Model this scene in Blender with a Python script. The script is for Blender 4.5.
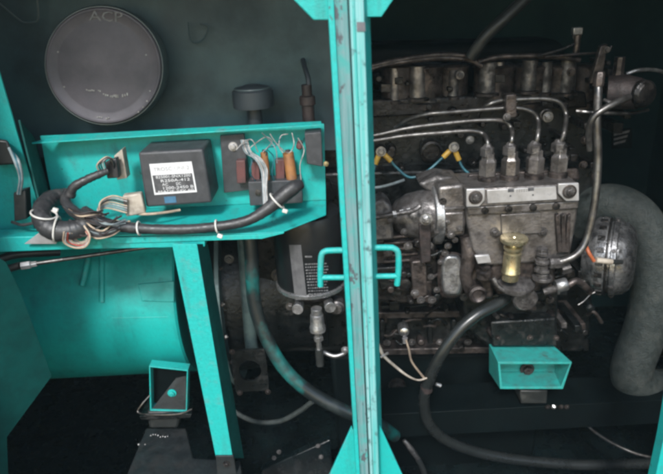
import bpy, bmesh, math, random
from mathutils import Vector, Matrix
R = math.radians
random.seed(7)
sc = bpy.context.scene
for o in list(bpy.data.objects): bpy.data.objects.remove(o)
C = sc.collection

# ------------------------------------------------------------------ camera
PITCH, ROLL, FPX = R(22), R(3), 600.0
CAM = Vector((0, 0, 1.1))
F = Vector((0, math.cos(PITCH), -math.sin(PITCH)))
U0 = Vector((0, math.sin(PITCH), math.cos(PITCH)))
R0 = Vector((1, 0, 0))
RX = R0*math.cos(ROLL) - U0*math.sin(ROLL)
UX = U0*math.cos(ROLL) + R0*math.sin(ROLL)
cd = bpy.data.cameras.new('camera'); cam = bpy.data.objects.new('camera', cd); C.objects.link(cam)
cd.sensor_width = 36; cd.lens = 36*FPX/663; cd.clip_start = .01; cd.clip_end = 200
m = Matrix((RX, UX, -F)).transposed().to_4x4(); m.translation = CAM
cam.matrix_world = m
cd.dof.use_dof = True; cd.dof.focus_distance = 1.02; cd.dof.aperture_fstop = 5.6
sc.camera = cam

# ------------------------------------------------------------------ light
SUN_EL, SUN_AZ = R(44), R(-12)        # azimuth measured from straight behind the camera, negative = from the left
w = bpy.data.worlds.new("World"); sc.world = w; w.use_nodes = True
nt = w.node_tree; bg = nt.nodes['Background']
sky = nt.nodes.new('ShaderNodeTexSky'); sky.sky_type = 'NISHITA'; sky.sun_disc = False
sky.sun_elevation = SUN_EL; sky.sun_rotation = math.pi - SUN_AZ
sky.air_density = 1.6; sky.dust_density = 1.0
nt.links.new(sky.outputs[0], bg.inputs[0]); bg.inputs[1].default_value = 0.15
sl = bpy.data.lights.new('sun', 'SUN'); sl.energy = 2.1; sl.angle = R(10); sl.color = (1, .985, .96)
sun = bpy.data.objects.new('sun', sl); C.objects.link(sun)
tosun = Vector((math.sin(SUN_AZ)*math.cos(SUN_EL), -math.cos(SUN_AZ)*math.cos(SUN_EL), math.sin(SUN_EL)))
sun.rotation_euler = tosun.to_track_quat('Z', 'Y').to_euler()
sc.view_settings.view_transform = 'Standard'; sc.view_settings.look = 'None'
sc.view_settings.exposure = 1.05; sc.view_settings.gamma = 1
sc.cycles.max_bounces = 8; sc.cycles.pixel_filter_type = 'BLACKMAN_HARRIS'; sc.cycles.filter_width = 2.8

# ------------------------------------------------------------------ projection helpers
def ray(px, py): return F + RX*((px-331.5)/FPX) + UX*(-(py-237)/FPX)
def at(px, py, Y):
    d = ray(px, py); return CAM + d*(Y/d.y)
def atz(px, py, z):
    d = ray(px, py); return CAM + d*((z-CAM.z)/d.z)
def pxm(n, Y): return n*Y/556.0
FR = Vector((0, -1, 0)); UP = Vector((0, 0, 1)); RT = Vector((1, 0, 0))

# ------------------------------------------------------------------ mesh builder
def spline(pts, k=6):
    pts = [Vector(p) for p in pts]
    if len(pts) < 3 or k <= 1: return pts
    P = [pts[0]*2-pts[1]] + pts + [pts[-1]*2-pts[-2]]; out = []
    for i in range(1, len(P)-2):
        a, b, c, d = P[i-1:i+3]
        for j in range(k):
            t = j/k
            out.append(.5*((2*b)+(c-a)*t+(2*a-5*b+4*c-d)*t*t+(3*b-a-3*c+d)*t**3))
    out.append(pts[-1]); return out

class MB:
    def __init__(s): s.v = []; s.f = []
    def add(s, vs, fs):
        n = len(s.v); s.v += [Vector(v) for v in vs]; s.f += [tuple(i+n for i in f) for f in fs]; return s
    def loft(s, A, B):
        n = len(A)
        return s.add(list(A)+list(B), [tuple(range(n)), tuple(range(2*n-1, n-1, -1))]+[(i, (i+1) % n, n+(i+1) % n, n+i) for i in range(n)])
    def slab(s, poly, Y, d):
        A = [at(x, y, Y) for x, y in poly]; return s.loft(A, [a+Vector((0, d, 0)) for a in A])
    def hexa(s, pa, Ya, pb, Yb):
        return s.loft([at(x, y, Ya) for x, y in pa], [at(x, y, Yb) for x, y in pb])
    def box(s, c, size, rot=None):
        c = Vector(c); h = Vector(size)/2; M = rot or Matrix.Identity(3)
        vs = [c+M@Vector((x*h.x, y*h.y, z*h.z)) for z in (-1, 1) for x, y in ((-1, -1), (1, -1), (1, 1), (-1, 1))]
        return s.loft(vs[:4], vs[4:])
    def tube(s, pts, r, n=12, k=6, cap=True, jit=0):
        P = spline(pts, k); L = len(P)
        rr = r if isinstance(r, (list, tuple)) else [r]*len(pts)
        def rad(i):
            t = i/(L-1)*(len(rr)-1); a = min(int(t), len(rr)-2) if len(rr) > 1 else 0
            return rr[a]+(rr[min(a+1, len(rr)-1)]-rr[a])*(t-a)
        if jit: rad_ = rad; J = [1+random.uniform(-jit, jit) for _ in range(L)]; rad = lambda i: rad_(i)*J[i]
        T = [(P[min(i+1, L-1)]-P[max(i-1, 0)]).normalized() for i in range(L)]
        nrm = T[0].orthogonal().normalized(); vs = []
        for i in range(L):
            nrm = (nrm-T[i]*nrm.dot(T[i])).normalized(); b = T[i].cross(nrm)
            vs += [P[i]+(nrm*math.cos(2*math.pi*j/n)+b*math.sin(2*math.pi*j/n))*rad(i) for j in range(n)]
        fs = [(i*n+j, i*n+(j+1) % n, (i+1)*n+(j+1) % n, (i+1)*n+j) for i in range(L-1) for j in range(n)]
        if cap: fs += [tuple(range(n-1, -1, -1)), tuple((L-1)*n+j for j in range(n))]
        return s.add(vs, fs)
    def lathe(s, p, ax, prof, n=32, rotoff=0, sx=1):
        p = Vector(p); ax = Vector(ax).normalized(); u = ax.orthogonal().normalized(); v = ax.cross(u); L = len(prof); vs = []
        for t, r in prof:
            vs += [p+ax*t+(u*math.cos(2*math.pi*j/n+rotoff)*sx+v*math.sin(2*math.pi*j/n+rotoff))*max(r, 1e-5) for j in range(n)]
        fs = [(i*n+j, i*n+(j+1) % n, (i+1)*n+(j+1) % n, (i+1)*n+j) for i in range(L-1) for j in range(n)]
        fs += [tuple(range(n-1, -1, -1)), tuple((L-1)*n+j for j in range(n))]
        return s.add(vs, fs)
    def bolt(s, p, ax, r):
        p = Vector(p)-Vector(ax).normalized()*.001
        s.lathe(p, ax, [(0, r*1.45), (r*.3, r*1.45)], 20)
        s.lathe(p+Vector(ax).normalized()*r*.28, ax, [(0, r*.98), (r*.75, r*.98), (r*.9, r*.8)], 6, random.random())
        return s.lathe(p+Vector(ax).normalized()*r*1.1, ax, [(0, r*.45), (r*.4, r*.42)], 10)
    def ring(s, p, ax, Rr, r, n=28, m_=8):
        p = Vector(p); ax = Vector(ax).normalized(); u = ax.orthogonal().normalized(); v = ax.cross(u); vs = []
        for i in range(n):
            a = 2*math.pi*i/n; d = u*math.cos(a)+v*math.sin(a)
            vs += [p+d*(Rr+r*math.cos(2*math.pi*j/m_))+ax*r*math.sin(2*math.pi*j/m_) for j in range(m_)]
        return s.add(vs, [(i*m_+j, i*m_+(j+1) % m_, ((i+1) % n)*m_+(j+1) % m_, ((i+1) % n)*m_+j) for i in range(n) for j in range(m_)])
    def build(s, name, mat, parent=None, bevel=0, smooth=True, seg=2, sub=0):
        me = bpy.data.meshes.new(name); me.from_pydata(s.v, [], s.f)
        bm = bmesh.new(); bm.from_mesh(me); bmesh.ops.recalc_face_normals(bm, faces=bm.faces); bm.to_mesh(me); bm.free()
        if smooth:
            me.shade_smooth() if hasattr(me, 'shade_smooth') else None
            me.set_sharp_from_angle(angle=R(38))
        me.materials.append(M[mat] if isinstance(mat, str) else mat)
        o = bpy.data.objects.new(name, me); C.objects.link(o); o.parent = parent
        if bevel:
            b = o.modifiers.new('bevel', 'BEVEL'); b.width = bevel; b.segments = seg; b.limit_method = 'ANGLE'; b.angle_limit = R(40)
            b.use_clamp_overlap = True
        return o

def thing(name, label, cat, group=None):
    o = bpy.data.objects.new(name, None); C.objects.link(o); o.empty_display_size = .02
    o['label'] = label; o['category'] = cat
    if group: o['group'] = group
    return o
def tag(o, label, cat, group=None):
    o['label'] = label; o['category'] = cat
    if group: o['group'] = group
    return o
def struct(o): o['kind'] = 'structure'; return o

# ------------------------------------------------------------------ materials
M = {}
def mat(name, c1, c2=None, rough=.5, r2=None, metal=0, scale=30, lo=.4, hi=.62, bump=.1, bscale=200, dirt=None, dlo=.55, dhi=.7, dscale=12,
        stretch=(1, 1, 1), spec=.5, coat=0, chips=None, clo=.66):
    m_ = bpy.data.materials.new(name); m_.use_nodes = True; n = m_.node_tree.nodes; l = m_.node_tree.links
    b = n['Principled BSDF']; tc = n.new('ShaderNodeTexCoord'); mp = n.new('ShaderNodeMapping'); mp.inputs['Scale'].default_value = stretch
    l.new(tc.outputs['Object'], mp.inputs[0])
    def noise(sca, det=5, src=mp):
        x = n.new('ShaderNodeTexNoise'); x.inputs['Scale'].default_value = sca; x.inputs['Detail'].default_value = det
        x.inputs['Roughness'].default_value = .62
        l.new(src.outputs[0], x.inputs[0]); return x
    def ramp(src, a, c):
        x = n.new('ShaderNodeMapRange'); x.inputs[1].default_value = a; x.inputs[2].default_value = c; l.new(src, x.inputs[0]); return x.outputs[0]
    def mix(f, a, c):
        x = n.new('ShaderNodeMix'); x.data_type = 'RGBA'; l.new(f, x.inputs[0])
        for i, q in ((6, a), (7, c)):
            if isinstance(q, tuple): x.inputs[i].default_value = (*q, 1)
            else: l.new(q, x.inputs[i])
        return x.outputs[2]
    c2 = c2 or tuple(x*.75 for x in c1); r2 = rough if r2 is None else r2
    f1 = ramp(noise(scale).outputs[0], lo, hi); col = mix(f1, c1, c2)
    rr = n.new('ShaderNodeMapRange'); l.new(noise(scale*1.7).outputs[0], rr.inputs[0]); rr.inputs[1].default_value = .35; rr.inputs[2].default_value = .65
    rr.inputs[3].default_value = rough; rr.inputs[4].default_value = r2; ro = rr.outputs[0]
    if dirt:
        tc2 = n.new('ShaderNodeMapping'); l.new(tc.outputs['Object'], tc2.inputs[0]); tc2.inputs['Location'].default_value = (3, 5, 1)
        f2 = ramp(noise(dscale, 9, tc2).outputs[0], dlo, dhi); col = mix(f2, col, dirt)
        mm = n.new('ShaderNodeMix'); l.new(f2, mm.inputs[0]); l.new(ro, mm.inputs[2]); mm.inputs[3].default_value = .75; ro = mm.outputs[0]
        me_ = n.new('ShaderNodeMapRange'); l.new(f2, me_.inputs[0]); me_.inputs[3].default_value = metal; me_.inputs[4].default_value = metal*.25
        l.new(me_.outputs[0], b.inputs['Metallic'])
    else: b.inputs['Metallic'].default_value = metal
    if chips:
        tc3 = n.new('ShaderNodeMapping'); l.new(tc.outputs['Object'], tc3.inputs[0]); tc3.inputs['Location'].default_value = (7, 1, 9)
        tc3.inputs['Scale'].default_value = (1, 1, .55)
        col = mix(ramp(noise(70, 10, tc3).outputs[0], clo, clo+.03), col, chips)
        tc4 = n.new('ShaderNodeMapping'); l.new(tc.outputs['Object'], tc4.inputs[0]); tc4.inputs['Scale'].default_value = (1, 1, .12)
        st = ramp(noise(38, 6, tc4).outputs[0], .54, .78); sm = n.new('ShaderNodeMath'); sm.operation = 'MULTIPLY'; sm.inputs[1].default_value = .55
        l.new(st, sm.inputs[0]); col = mix(sm.outputs[0], col, chips)
    l.new(col, b.inputs['Base Color']); l.new(ro, b.inputs['Roughness'])
    b.inputs['Specular IOR Level'].default_value = spec; b.inputs['Coat Weight'].default_value = coat; b.inputs['Coat Roughness'].default_value = .15
    if bump:
        bp = n.new('ShaderNodeBump'); bp.inputs['Strength'].default_value = bump; bp.inputs['Distance'].default_value = .002
        l.new(noise(bscale, 4).outputs[0], bp.inputs['Height']); l.new(bp.outputs[0], b.inputs['Normal'])
    M[name] = m_; return m_
TEAL = (.008, .385, .358); TEAL2 = (.014, .33, .31)
mat('teal_paint', TEAL, TEAL2, .40, .55, scale=150, lo=.3, hi=.7, bump=.35, bscale=420, dirt=(.04, .13, .125), dlo=.54, dhi=.8, dscale=22, chips=(.03, .07, .07), clo=.67)
mat('teal_clean', (.012, .40, .372), (.012, .31, .288), .42, .58, scale=190, lo=.3, hi=.7, bump=.35, bscale=500, dirt=(.10, .24, .23), dlo=.54, dhi=.84, dscale=45, chips=(.05, .10, .10), clo=.66)
mat('teal_barrel', (.006, .40, .37), (.010, .34, .315), .36, .5, scale=120, lo=.3, hi=.7, bump=.2, bscale=300, dirt=(.012, .20, .19), dlo=.5, dhi=.8, dscale=10, chips=(.01, .10, .10), clo=.70)
mat('teal_grimy', (.02, .29, .265), (.025, .24, .22), .5, .65, scale=60, bump=.3, bscale=300, dirt=(.045, .12, .11), dlo=.5, dhi=.75, dscale=30, chips=(.04, .07, .065), clo=.66)
mat('teal_shaded', (.002, .062, .056), (.002, .048, .044), .6, .75, scale=40, bump=.2, spec=.2)  # teal paint darkened, so faces turned from the light carry their shade
mat('post_scratch', (.15, .25, .26), (.07, .20, .20), .4, .6, scale=80, lo=.42, hi=.6, stretch=(5, 5, .12), bump=.3, bscale=260, dirt=(.05, .28, .26), dlo=.48, dhi=.66, dscale=40, chips=(.07, .08, .09), clo=.60)
mat('post_face', (.06, .36, .34), (.24, .42, .43), .38, .55, scale=50, lo=.40, hi=.64, stretch=(5, 5, .10), bump=.25, bscale=260, dirt=(.06, .13, .13), dlo=.56, dhi=.68, dscale=60, chips=(.05, .09, .09), clo=.64)
mat('primer', (.13, .12, .13), (.07, .09, .10), .6, .7, scale=80)
mat('seam', (.02, .06, .06), None, .7)
mat('grime', (.034, .031, .030), (.010, .010, .0105), .22, .48, metal=.55, scale=45, bump=.8, bscale=140, dirt=(.045, .036, .032), dlo=.54, dhi=.72, dscale=60)
mat('block', (.010, .012, .0125), (.004, .005, .0055), .24, .5, metal=.25, scale=40, bump=.9, bscale=110, dirt=(.030, .027, .026), dlo=.55, dhi=.75, dscale=60)
mat('cast', (.19, .18, .178), (.065, .060, .060), .28, .52, metal=.75, scale=55, bump=.55, bscale=200, dirt=(.030, .026, .024), dlo=.45, dhi=.62, dscale=52)
mat('cast_dark', (.105, .086, .080), (.022, .019, .019), .25, .45, metal=.65, scale=50, bump=.6, bscale=170, dirt=(.024, .018, .016), dlo=.47, dhi=.66, dscale=44)
mat('alu', (.38, .38, .385), (.18, .18, .185), .28, .45, metal=.8, scale=60, bump=.35, bscale=260, dirt=(.07, .062, .058), dlo=.5, dhi=.7, dscale=55)
mat('alu_oily', (.34, .34, .345), (.12, .12, .125), .20, .42, metal=.8, scale=40, bump=.45, bscale=150, dirt=(.03, .03, .03), dlo=.5, dhi=.64, dscale=50)
mat('cast_pump', (.225, .208, .202), (.115, .105, .100), .28, .48, metal=.75, scale=34, lo=.42, hi=.60, bump=.4, bscale=220, dirt=(.032, .026, .023), dlo=.50, dhi=.70, dscale=34)
mat('plate', (.55, .54, .55), (.42, .41, .41), .35, .45, metal=.55, scale=40, bump=.08, dirt=(.13, .12, .11), dlo=.58, dhi=.78, dscale=60)
mat('bright', (.66, .66, .67), (.50, .50, .50), .24, .36, metal=.9, scale=80, bump=.08)
mat('pipe', (.17, .165, .16), (.085, .08, .078), .30, .45, metal=.85, scale=50, bump=.15, dirt=(.05, .04, .035), dlo=.56, dhi=.74, dscale=60)
mat('brass', (.66, .58, .38), (.52, .45, .28), .24, .36, metal=.9, scale=60, bump=.06, dirt=(.20, .17, .11), dlo=.6, dhi=.85, dscale=90)
mat('rust', (.045, .033, .032), (.024, .020, .020), .45, .65, metal=.3, scale=60, bump=.5)
mat('rubber', (.014, .016, .016), (.022, .024, .024), .38, .55, scale=20, bump=.2, bscale=120, dirt=(.05, .05, .045), dlo=.58, dhi=.8, dscale=25)
mat('rubber_gloss', (.012, .014, .014), (.018, .02, .02), .24, .36, scale=20, bump=.12, bscale=60)
mat('rubber_grey', (.036, .045, .044), (.020, .027, .026), .5, .72, scale=90, bump=.9, bscale=300, dirt=(.055, .06, .055), dlo=.48, dhi=.78, dscale=40)
mat('hose_reflection', (.010, .014, .015), (.008, .15, .14), .26, .42, scale=9, lo=.49, hi=.66, bump=.2, bscale=120, dirt=(.012, .02, .02), dlo=.5, dhi=.7, dscale=30)  # green patches paint a reflection onto the black hose
mat('plastic_black', (.050, .052, .058), (.036, .038, .043), .40, .5, scale=60, bump=.25, bscale=900, dirt=(.12, .12, .12), dlo=.6, dhi=.95, dscale=40)
mat('sheath', (.022, .022, .024), (.035, .035, .037), .38, .55, scale=60, bump=.3, bscale=150, dirt=(.09, .085, .08), dlo=.58, dhi=.8, dscale=60)
mat('filter_black', (.008, .009, .010), (.010, .011, .012), .28, .4, scale=40, bump=.05, spec=.3)
mat('filter_strip', (.10, .10, .105), (.07, .07, .075), .5, .6, scale=60)
mat('print_grey', (.16, .16, .165), (.08, .08, .085), .5, scale=120)
mat('white_plastic', (.62, .60, .57), (.48, .46, .42), .4, .5, scale=60, bump=.1)
mat('label_white', (.66, .66, .67), (.58, .58, .59), .5, .6, scale=60, bump=0, dirt=(.3, .3, .3), dlo=.65, dhi=.85, dscale=60)
mat('label_dark', (.05, .05, .055), (.08, .08, .085), .5, .6, scale=90, bump=0)
mat('print_faint', (.42, .42, .43), None, .5, bump=0)
mat('sticker_blue', (.05, .15, .25), (.04, .11, .19), .5, scale=60, bump=0)
mat('wire_tan', (.42, .33, .24), (.28, .21, .16), .5, scale=60)
mat('wire_white', (.36, .35, .34), (.16, .15, .14), .5, scale=90)
mat('wire_blue', (.02, .11, .14), (.02, .08, .11), .4, scale=60)
mat('wire_grey', (.20, .24, .25), (.12, .14, .15), .45, scale=60)
mat('wire_red', (.35, .06, .04), None, .5, scale=60)
mat('lug_yellow', (.55, .34, .05), (.40, .24, .04), .45, scale=60)
mat('lug_orange', (.42, .12, .05), (.3, .08, .03), .45, scale=60)
mat('ceramic', (.30, .13, .04), (.20, .09, .04), .5, .6, scale=60)
mat('fuse_red', (.12, .045, .045), (.08, .04, .04), .5, scale=60)
mat('beige', (.42, .37, .31), (.30, .26, .21), .5, .6, scale=50, dirt=(.14, .11, .09), dlo=.5, dhi=.75, dscale=40)
mat('disc_plastic', (.100, .088, .106), (.075, .068, .082), .5, .6, scale=14, bump=.15, bscale=300, dirt=(.06, .058, .064), dlo=.5, dhi=.9, dscale=16)
mat('disc_rim', (.07, .095, .10), (.05, .07, .075), .35, .5, scale=14, bump=.05)
mat('panel_veiled', (.044, .088, .098), (.018, .030, .038), .5, .65, scale=2.2, bump=.25, bscale=60, dirt=(.018, .03, .036), dlo=.46, dhi=.72, dscale=7)  # panel tone lifted to stand for the glare veil over it
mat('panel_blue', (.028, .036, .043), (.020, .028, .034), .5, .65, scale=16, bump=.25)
mat('wall_dark', (.012, .040, .041), (.008, .028, .030), .7, .8, scale=6, bump=.2, spec=.2)
mat('cover_black', (.002, .0045, .005), (.0012, .003, .0035), .5, .7, scale=12, bump=.3, spec=.10)
mat('floor_oil', (.004, .009, .010), (.003, .005, .006), .12, .5, scale=22, bump=.6, bscale=45, spec=.5)
mat('beam', (.020, .026, .028), (.009, .012, .014), .45, .65, metal=.3, scale=30, bump=.4, bscale=150, dirt=(.012, .013, .013), dlo=.46, dhi=.64, dscale=35)
mat('housing', (.10, .15, .15), (.06, .09, .095), .4, .6, metal=.3, scale=30, bump=.3, bscale=140, dirt=(.02, .025, .025), dlo=.55, dhi=.75, dscale=30)

# ------------------------------------------------------------------ setting: the inside of the canopy
def wall(name, c, size, m_='wall_dark'): return struct(MB().box(c, size).build(name, m_))
wall('floor', (0, 1.3, -.02), (2.2, 1.3, .04), 'floor_oil')
wall('back_wall', (0, 1.93, .63), (2.2, .04, 1.26))
wall('left_wall', (-1.08, 1.3, .63), (.04, 1.2, 1.26))
wall('right_wall', (1.08, 1.3, .63), (.04, 1.2, 1.26))
wall('ceiling', (0, 1.31, 1.30), (2.2, 1.26, .04))
wall('front_sill', (0, .715, .12), (2.2, .03, .24), 'teal_shaded')
wall('left_shade_door', (-.815, .705, .66), (.55, .02, 1.18), 'teal_shaded')  # unseen closed door, added with its edge set to shade the barrel
wall('right_shade_door', (.84, .705, .66), (.42, .02, 1.18), 'teal_shaded')  # unseen closed door, added to narrow the opening and darken the right

hz = MB().box((0, .85, .3), (2.9, 2.7, 2.7)).build('added_haze', 'wall_dark', None, smooth=False)
hm = bpy.data.materials.new('added_haze_air'); hm.use_nodes = True; hn = hm.node_tree
hn.nodes.remove(hn.nodes['Principled BSDF']); hv = hn.nodes.new('ShaderNodeVolumePrincipled')
hv.inputs['Color'].default_value = (.62, .88, .95, 1); hv.inputs['Density'].default_value = .0065  # thin even volume added to lift the darks like a lens veil
hn.links.new(hv.outputs[0], hn.nodes['Material Output'].inputs['Volume'])
hz.data.materials.clear(); hz.data.materials.append(hm); hz['kind'] = 'stuff'

# ------------------------------------------------------------------ text
def text_mesh(s, p, right, up, size, thick=.0003, align='CENTER', width=None):
    cu = bpy.data.curves.new('t', 'FONT'); cu.body = s; cu.size = size; cu.align_x = align; cu.align_y = 'CENTER'; cu.extrude = thick; cu.resolution_u = 2
    ob = bpy.data.objects.new('t', cu); C.objects.link(ob); bpy.context.view_layer.update()
    me = bpy.data.meshes.new_from_object(ob.evaluated_get(bpy.context.evaluated_depsgraph_get()))
    bpy.data.objects.remove(ob)
    right = right.normalized(); nrm = right.cross(up).normalized(); up = nrm.cross(right)
    xs = [v.co.x for v in me.vertices]; sx = 1
    if width and xs: sx = width/(max(xs)-min(xs))
    vs = [p+right*v.co.x*sx+up*v.co.y+nrm*v.co.z for v in me.vertices]; fs = [tuple(q.vertices) for q in me.polygons]
    bpy.data.meshes.remove(me); return vs, fs

# ------------------------------------------------------------------ upper left panel, air cleaner
t = thing('canopy_panel', 'grey green sheet panel, its colour lifted as veil glare, filling the upper left behind the round cover', 'panel')
MB().slab([(-60, -30), (352, -30), (352, 150), (-60, 160)], 1.12, .012).build('sheet', 'panel_veiled', t, .001)
MB().tube([at(-8, -3, 1.09), at(5, 8, 1.09), at(17, 18, 1.09), at(24, 22.5, 1.09), at(33, 22.5, 1.09), at(38, 20, 1.09), at(38, 8, 1.09), at(36, -8, 1.09)], .0016, 8).build('pressed_edge', 'disc_rim', t)
MB().tube([at(188, 22, 1.105), at(190, 38, 1.105), at(196, 43, 1.105), at(204, 38, 1.105), at(208, 27, 1.105), at(200, 24, 1.105)], .0013, 8).build('cable_clip', 'panel_veiled', t)

t = thing('air_cleaner', 'big round purple grey plastic cover with raised writing at upper left', 'air cleaner')
p = at(105, 67, 1.04); ax = (FR+Vector((.12, 0, .10))).normalized()
ra = pxm(49.5, 1.04)
MB().lathe(p-ax*.05, ax, [(0, ra*1.03), (.045, ra*1.03), (.052, ra*1.0)], 72, sx=1.05).build('canister', 'disc_rim', t)
MB().lathe(p, ax, [(0, ra*.985), (.004, ra*.98), (.007, ra*.955), (.0072, ra*.93), (.0058, ra*.91), (.0058, ra*.80), (.0054, ra*.785), (.0058, ra*.77), (.0058, .0001)], 72, sx=1.05).build('cover', 'disc_plastic', t)
rr_ = RT-ax*RT.dot(ax); uu_ = ax.cross(rr_.normalized())*-1
if uu_.z < 0: uu_ = -uu_
def on_disc(px, py):
    d = ray(px, py); q = p+ax*.0064; k = (q-CAM).dot(ax)/d.dot(ax); return CAM+d*k
lm = MB()
for s_, q, sz in (('ACP', (106, 17), .022),):
    v, f = text_mesh(s_, on_disc(*q), on_disc(q[0]+10, q[1]+.5)-on_disc(*q), uu_, sz, .0008, width=pxm(28, 1.04)); lm.add(v, f)
lm.build('lettering', 'print_grey', t)
lm = MB()
for x0, x1, y0, y1, hh in ((86, 95, 90, 91.5, 1.2), (98, 101, 91, 91.3, 1), (103, 109, 94.5, 95.6, 1.3), (110, 119, 95.6, 97, 2), (122, 129, 95.5, 94.5, 2.3), (97, 103, 117, 117.6, .8), (106, 110, 118, 118.2, .8)):
    n_ = max(2, int((x1-x0)/1.8))
    for i in range(n_):
        x = x0+(x1-x0)*i/n_; y = y0+(y1-y0)*i/n_; j = random.uniform(-.7, .7); hh_ = hh; hh = hh_*random.uniform(.5, 1.0)
        A = [on_disc(x+dx, y+dy+j) for dx, dy in ((0, -hh), (1.3, -hh+.2), (1.3, hh), (0, hh*.8))]; lm.loft(A, [a+ax*.0012 for a in A]); hh = hh_
for x, y in ((64, 87), (150, 91), (147, 101), (143, 107), (138.5, 112), (58, 52), (146, 55)):
    lm.lathe(on_disc(x, y)-ax*.001, ax, [(0, .0016), (.002, .0012)], 10)
lm.build('raised_marks', 'wire_white', t)

# dim hardware above the tray
t = thing('breather_cap', 'dim dark round cap with a ridge just above the green tray', 'cap')
p = at(254, 108, 1.06)
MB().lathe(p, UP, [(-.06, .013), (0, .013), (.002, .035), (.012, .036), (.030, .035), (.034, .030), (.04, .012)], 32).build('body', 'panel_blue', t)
MB().ring(p+UP*.034, UP, .030, .0018).build('ridge', 'disc_rim', t)
t = thing('dark_fitting', 'dim brown threaded fitting above the right end of the green tray', 'fitting')
p = at(309, 125, 1.06)
MB().lathe(p, UP, [(-.02, .011), (.035, .011), (.036, .014), (.05, .014), (.052, .009), (.07, .009)], 20).build('stem', 'rust', t)
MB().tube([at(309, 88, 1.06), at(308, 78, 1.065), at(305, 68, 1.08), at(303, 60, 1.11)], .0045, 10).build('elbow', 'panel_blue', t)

# ------------------------------------------------------------------ left bulkhead, tray and rail
t = thing('bulkhead_plate', 'bright green sheet with slanting edge at far left beside the tray', 'plate')
MB().slab([(-40, -40), (-27, -10), (0, 75), (45, 228), (-40, 238)], .945, .004).build('sheet', 'teal_paint', t, .0006)

t = thing('electrical_tray', 'bright green sheet metal tray holding the black control unit and wiring', 'tray')
MB().slab([(40, 136), (324, 124), (326, 200), (55, 214)], 1.0, .004).build('back_plate', 'teal_paint', t, .0005)
A = [at(18, 120, .93), at(45, 230, .885), at(54, 214, 1.0), at(33, 138, 1.0)]
MB().loft(A, [a+Vector((.003, 0, 0)) for a in A]).build('side_wall', 'teal_shaded', t)  # shade of this wall is in its darker colour
zt = at(180, 130, 1.0).z
def flz(x, y, Y, z=None): return at(x, y, Y)
A = [at(29, 143, .965), at(322, 124.5, .965), at(321, 121, .985), at(60, 135, .995)]
MB().loft(A, [a-UP*.0022 for a in A]).build('top_flange', 'teal_clean', t, .0005)
fa = [at(30, 236, .885), at(262, 233, .885), at(283, 231, .89), at(326, 214, .95), at(326, 200, .998), at(54, 214, .998)]
MB().loft(fa, [a-UP*.0025 for a in fa]).build('tray_floor', 'teal_paint', t, .0006)
MB().slab([(24, 244), (40, 232), (60, 236), (56, 244)], .872, .003).build('edge_highlight', 'plate', t, .0005)  # pale piece standing for the highlight on the tray floor's front edge
MB().slab([(60, 239), (262, 234.5), (284, 231.5), (284, 233.5), (262, 239), (60, 245.5)], .880, .004).build('front_lip', 'teal_clean', t, .0006)

t = thing('cross_rail', 'green horizontal frame rail running under the wiring tray', 'rail')
MB().slab([(-40, 238), (60, 236), (205, 240), (205, 247), (60, 250), (-40, 254)], .882, .035).build('rail_bar', 'teal_paint', t, .0015)

# control unit
t = thing('control_unit', 'square black control box with white printed label in the green tray', 'control unit')
MB().slab([(138, 152.5), (203, 149), (212, 203), (146, 207.5)], .92, .075).build('case', 'plastic_black', t, .004, seg=4)
lab = MB().slab([(149.3, 164.2), (191.5, 161.5), (197, 192), (154.5, 195)], .9192, .0012).build('label_sheet', 'label_white', t)
def onY(x, y, Y=.919): return at(x, y, Y)
lk = MB().slab([(152.3, 175.5), (192, 173.2), (195, 190.2), (155.6, 192.8)], .9189, .0008).build('dark_print', 'label_dark', lab)
def uv(u, v):   # bilinear on the label
    a, b, c, d = Vector((149.3, 164.2)), Vector((191.5, 161.5)), Vector((197, 192)), Vector((154.5, 195))
    q = (a*(1-u)+b*u)*(1-v)+(d*(1-u)+c*u)*v; return q.x, q.y
def row(s_, u0, u1, v, hpx, mname, Y=.9187):
    p0 = at(*uv(u0, v), Y); p1 = at(*uv(u1, v), Y); a = at(*uv(.5, 0), Y)-at(*uv(.5, 1), Y)
    vv, ff = text_mesh(s_, (p0+p1)/2, p1-p0, a, pxm(hpx, Y)*.95, .0001, width=(p1-p0).length)
    return vv, ff
MB().add(*row('TROSC UNI-2', .07, .92, .19, 5.5, 'f')).build('heading', 'print_faint', lab)
q = MB()
for s_, u0, u1, v, hp in (('825001-SNX1200', .10, .92, .44, 4.2), ('R250A-412', .2, .88, .57, 4), ('AC', .22, .36, .69, 4), ('DC', .55, .66, .69, 4), ('1200-2450 B', .22, .93, .81, 4.2), ('MADE 24V 60', .1, .93, .915, 3.2)):
    q.add(*row(s_, u0, u1, v, hp, 'w'))
q.build('small_print', 'label_white', lab)
MB().slab([(164, 197), (175.5, 196.3), (176.5, 202.5), (165, 203.3)], .9193, .001).build('blue_sticker', 'sticker_blue', t)

# right half of the tray
t = thing('mounting_plate', 'dark metal plate with a pale bolt right of the black box', 'plate')
MB().slab([(220, 136), (244, 134), (250, 190), (224, 193)], .985, .01).build('plate', 'plastic_black', t, .001)
MB().bolt(at(233, 146.5, .984), FR, .0052).build('bolt', 'plate', t)
t = thing('fuse_holder', 'dark fuse block with a screw standing in front of the brown resistors', 'fuse holder')
MB().slab([(248, 182), (301, 180), (303, 203), (250, 206)], .955, .035).build('base', 'plastic_black', t, .0015)
MB().bolt(at(258, 193, .954), FR, .0038).build('screw', 'pipe', t)
for i, (x0, x1, y0, y1) in enumerate(((236, 245, 161, 183), (251, 259, 162, 183), (275, 284, 160, 181))):
    o = MB().slab([(x0, y0), (x1, y0-.5), (x1+1, y1), (x0+1, y1+.5)], .968, .016).build('relay', 'fuse_red', None, .001)
    tag(o, ('small dull red block beside the dark mounting plate', 'small dull red block between two wires left of the left brown resistor', 'small dull red block touching the right brown resistor')[i], 'relay', 'red blocks in the tray')
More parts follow.
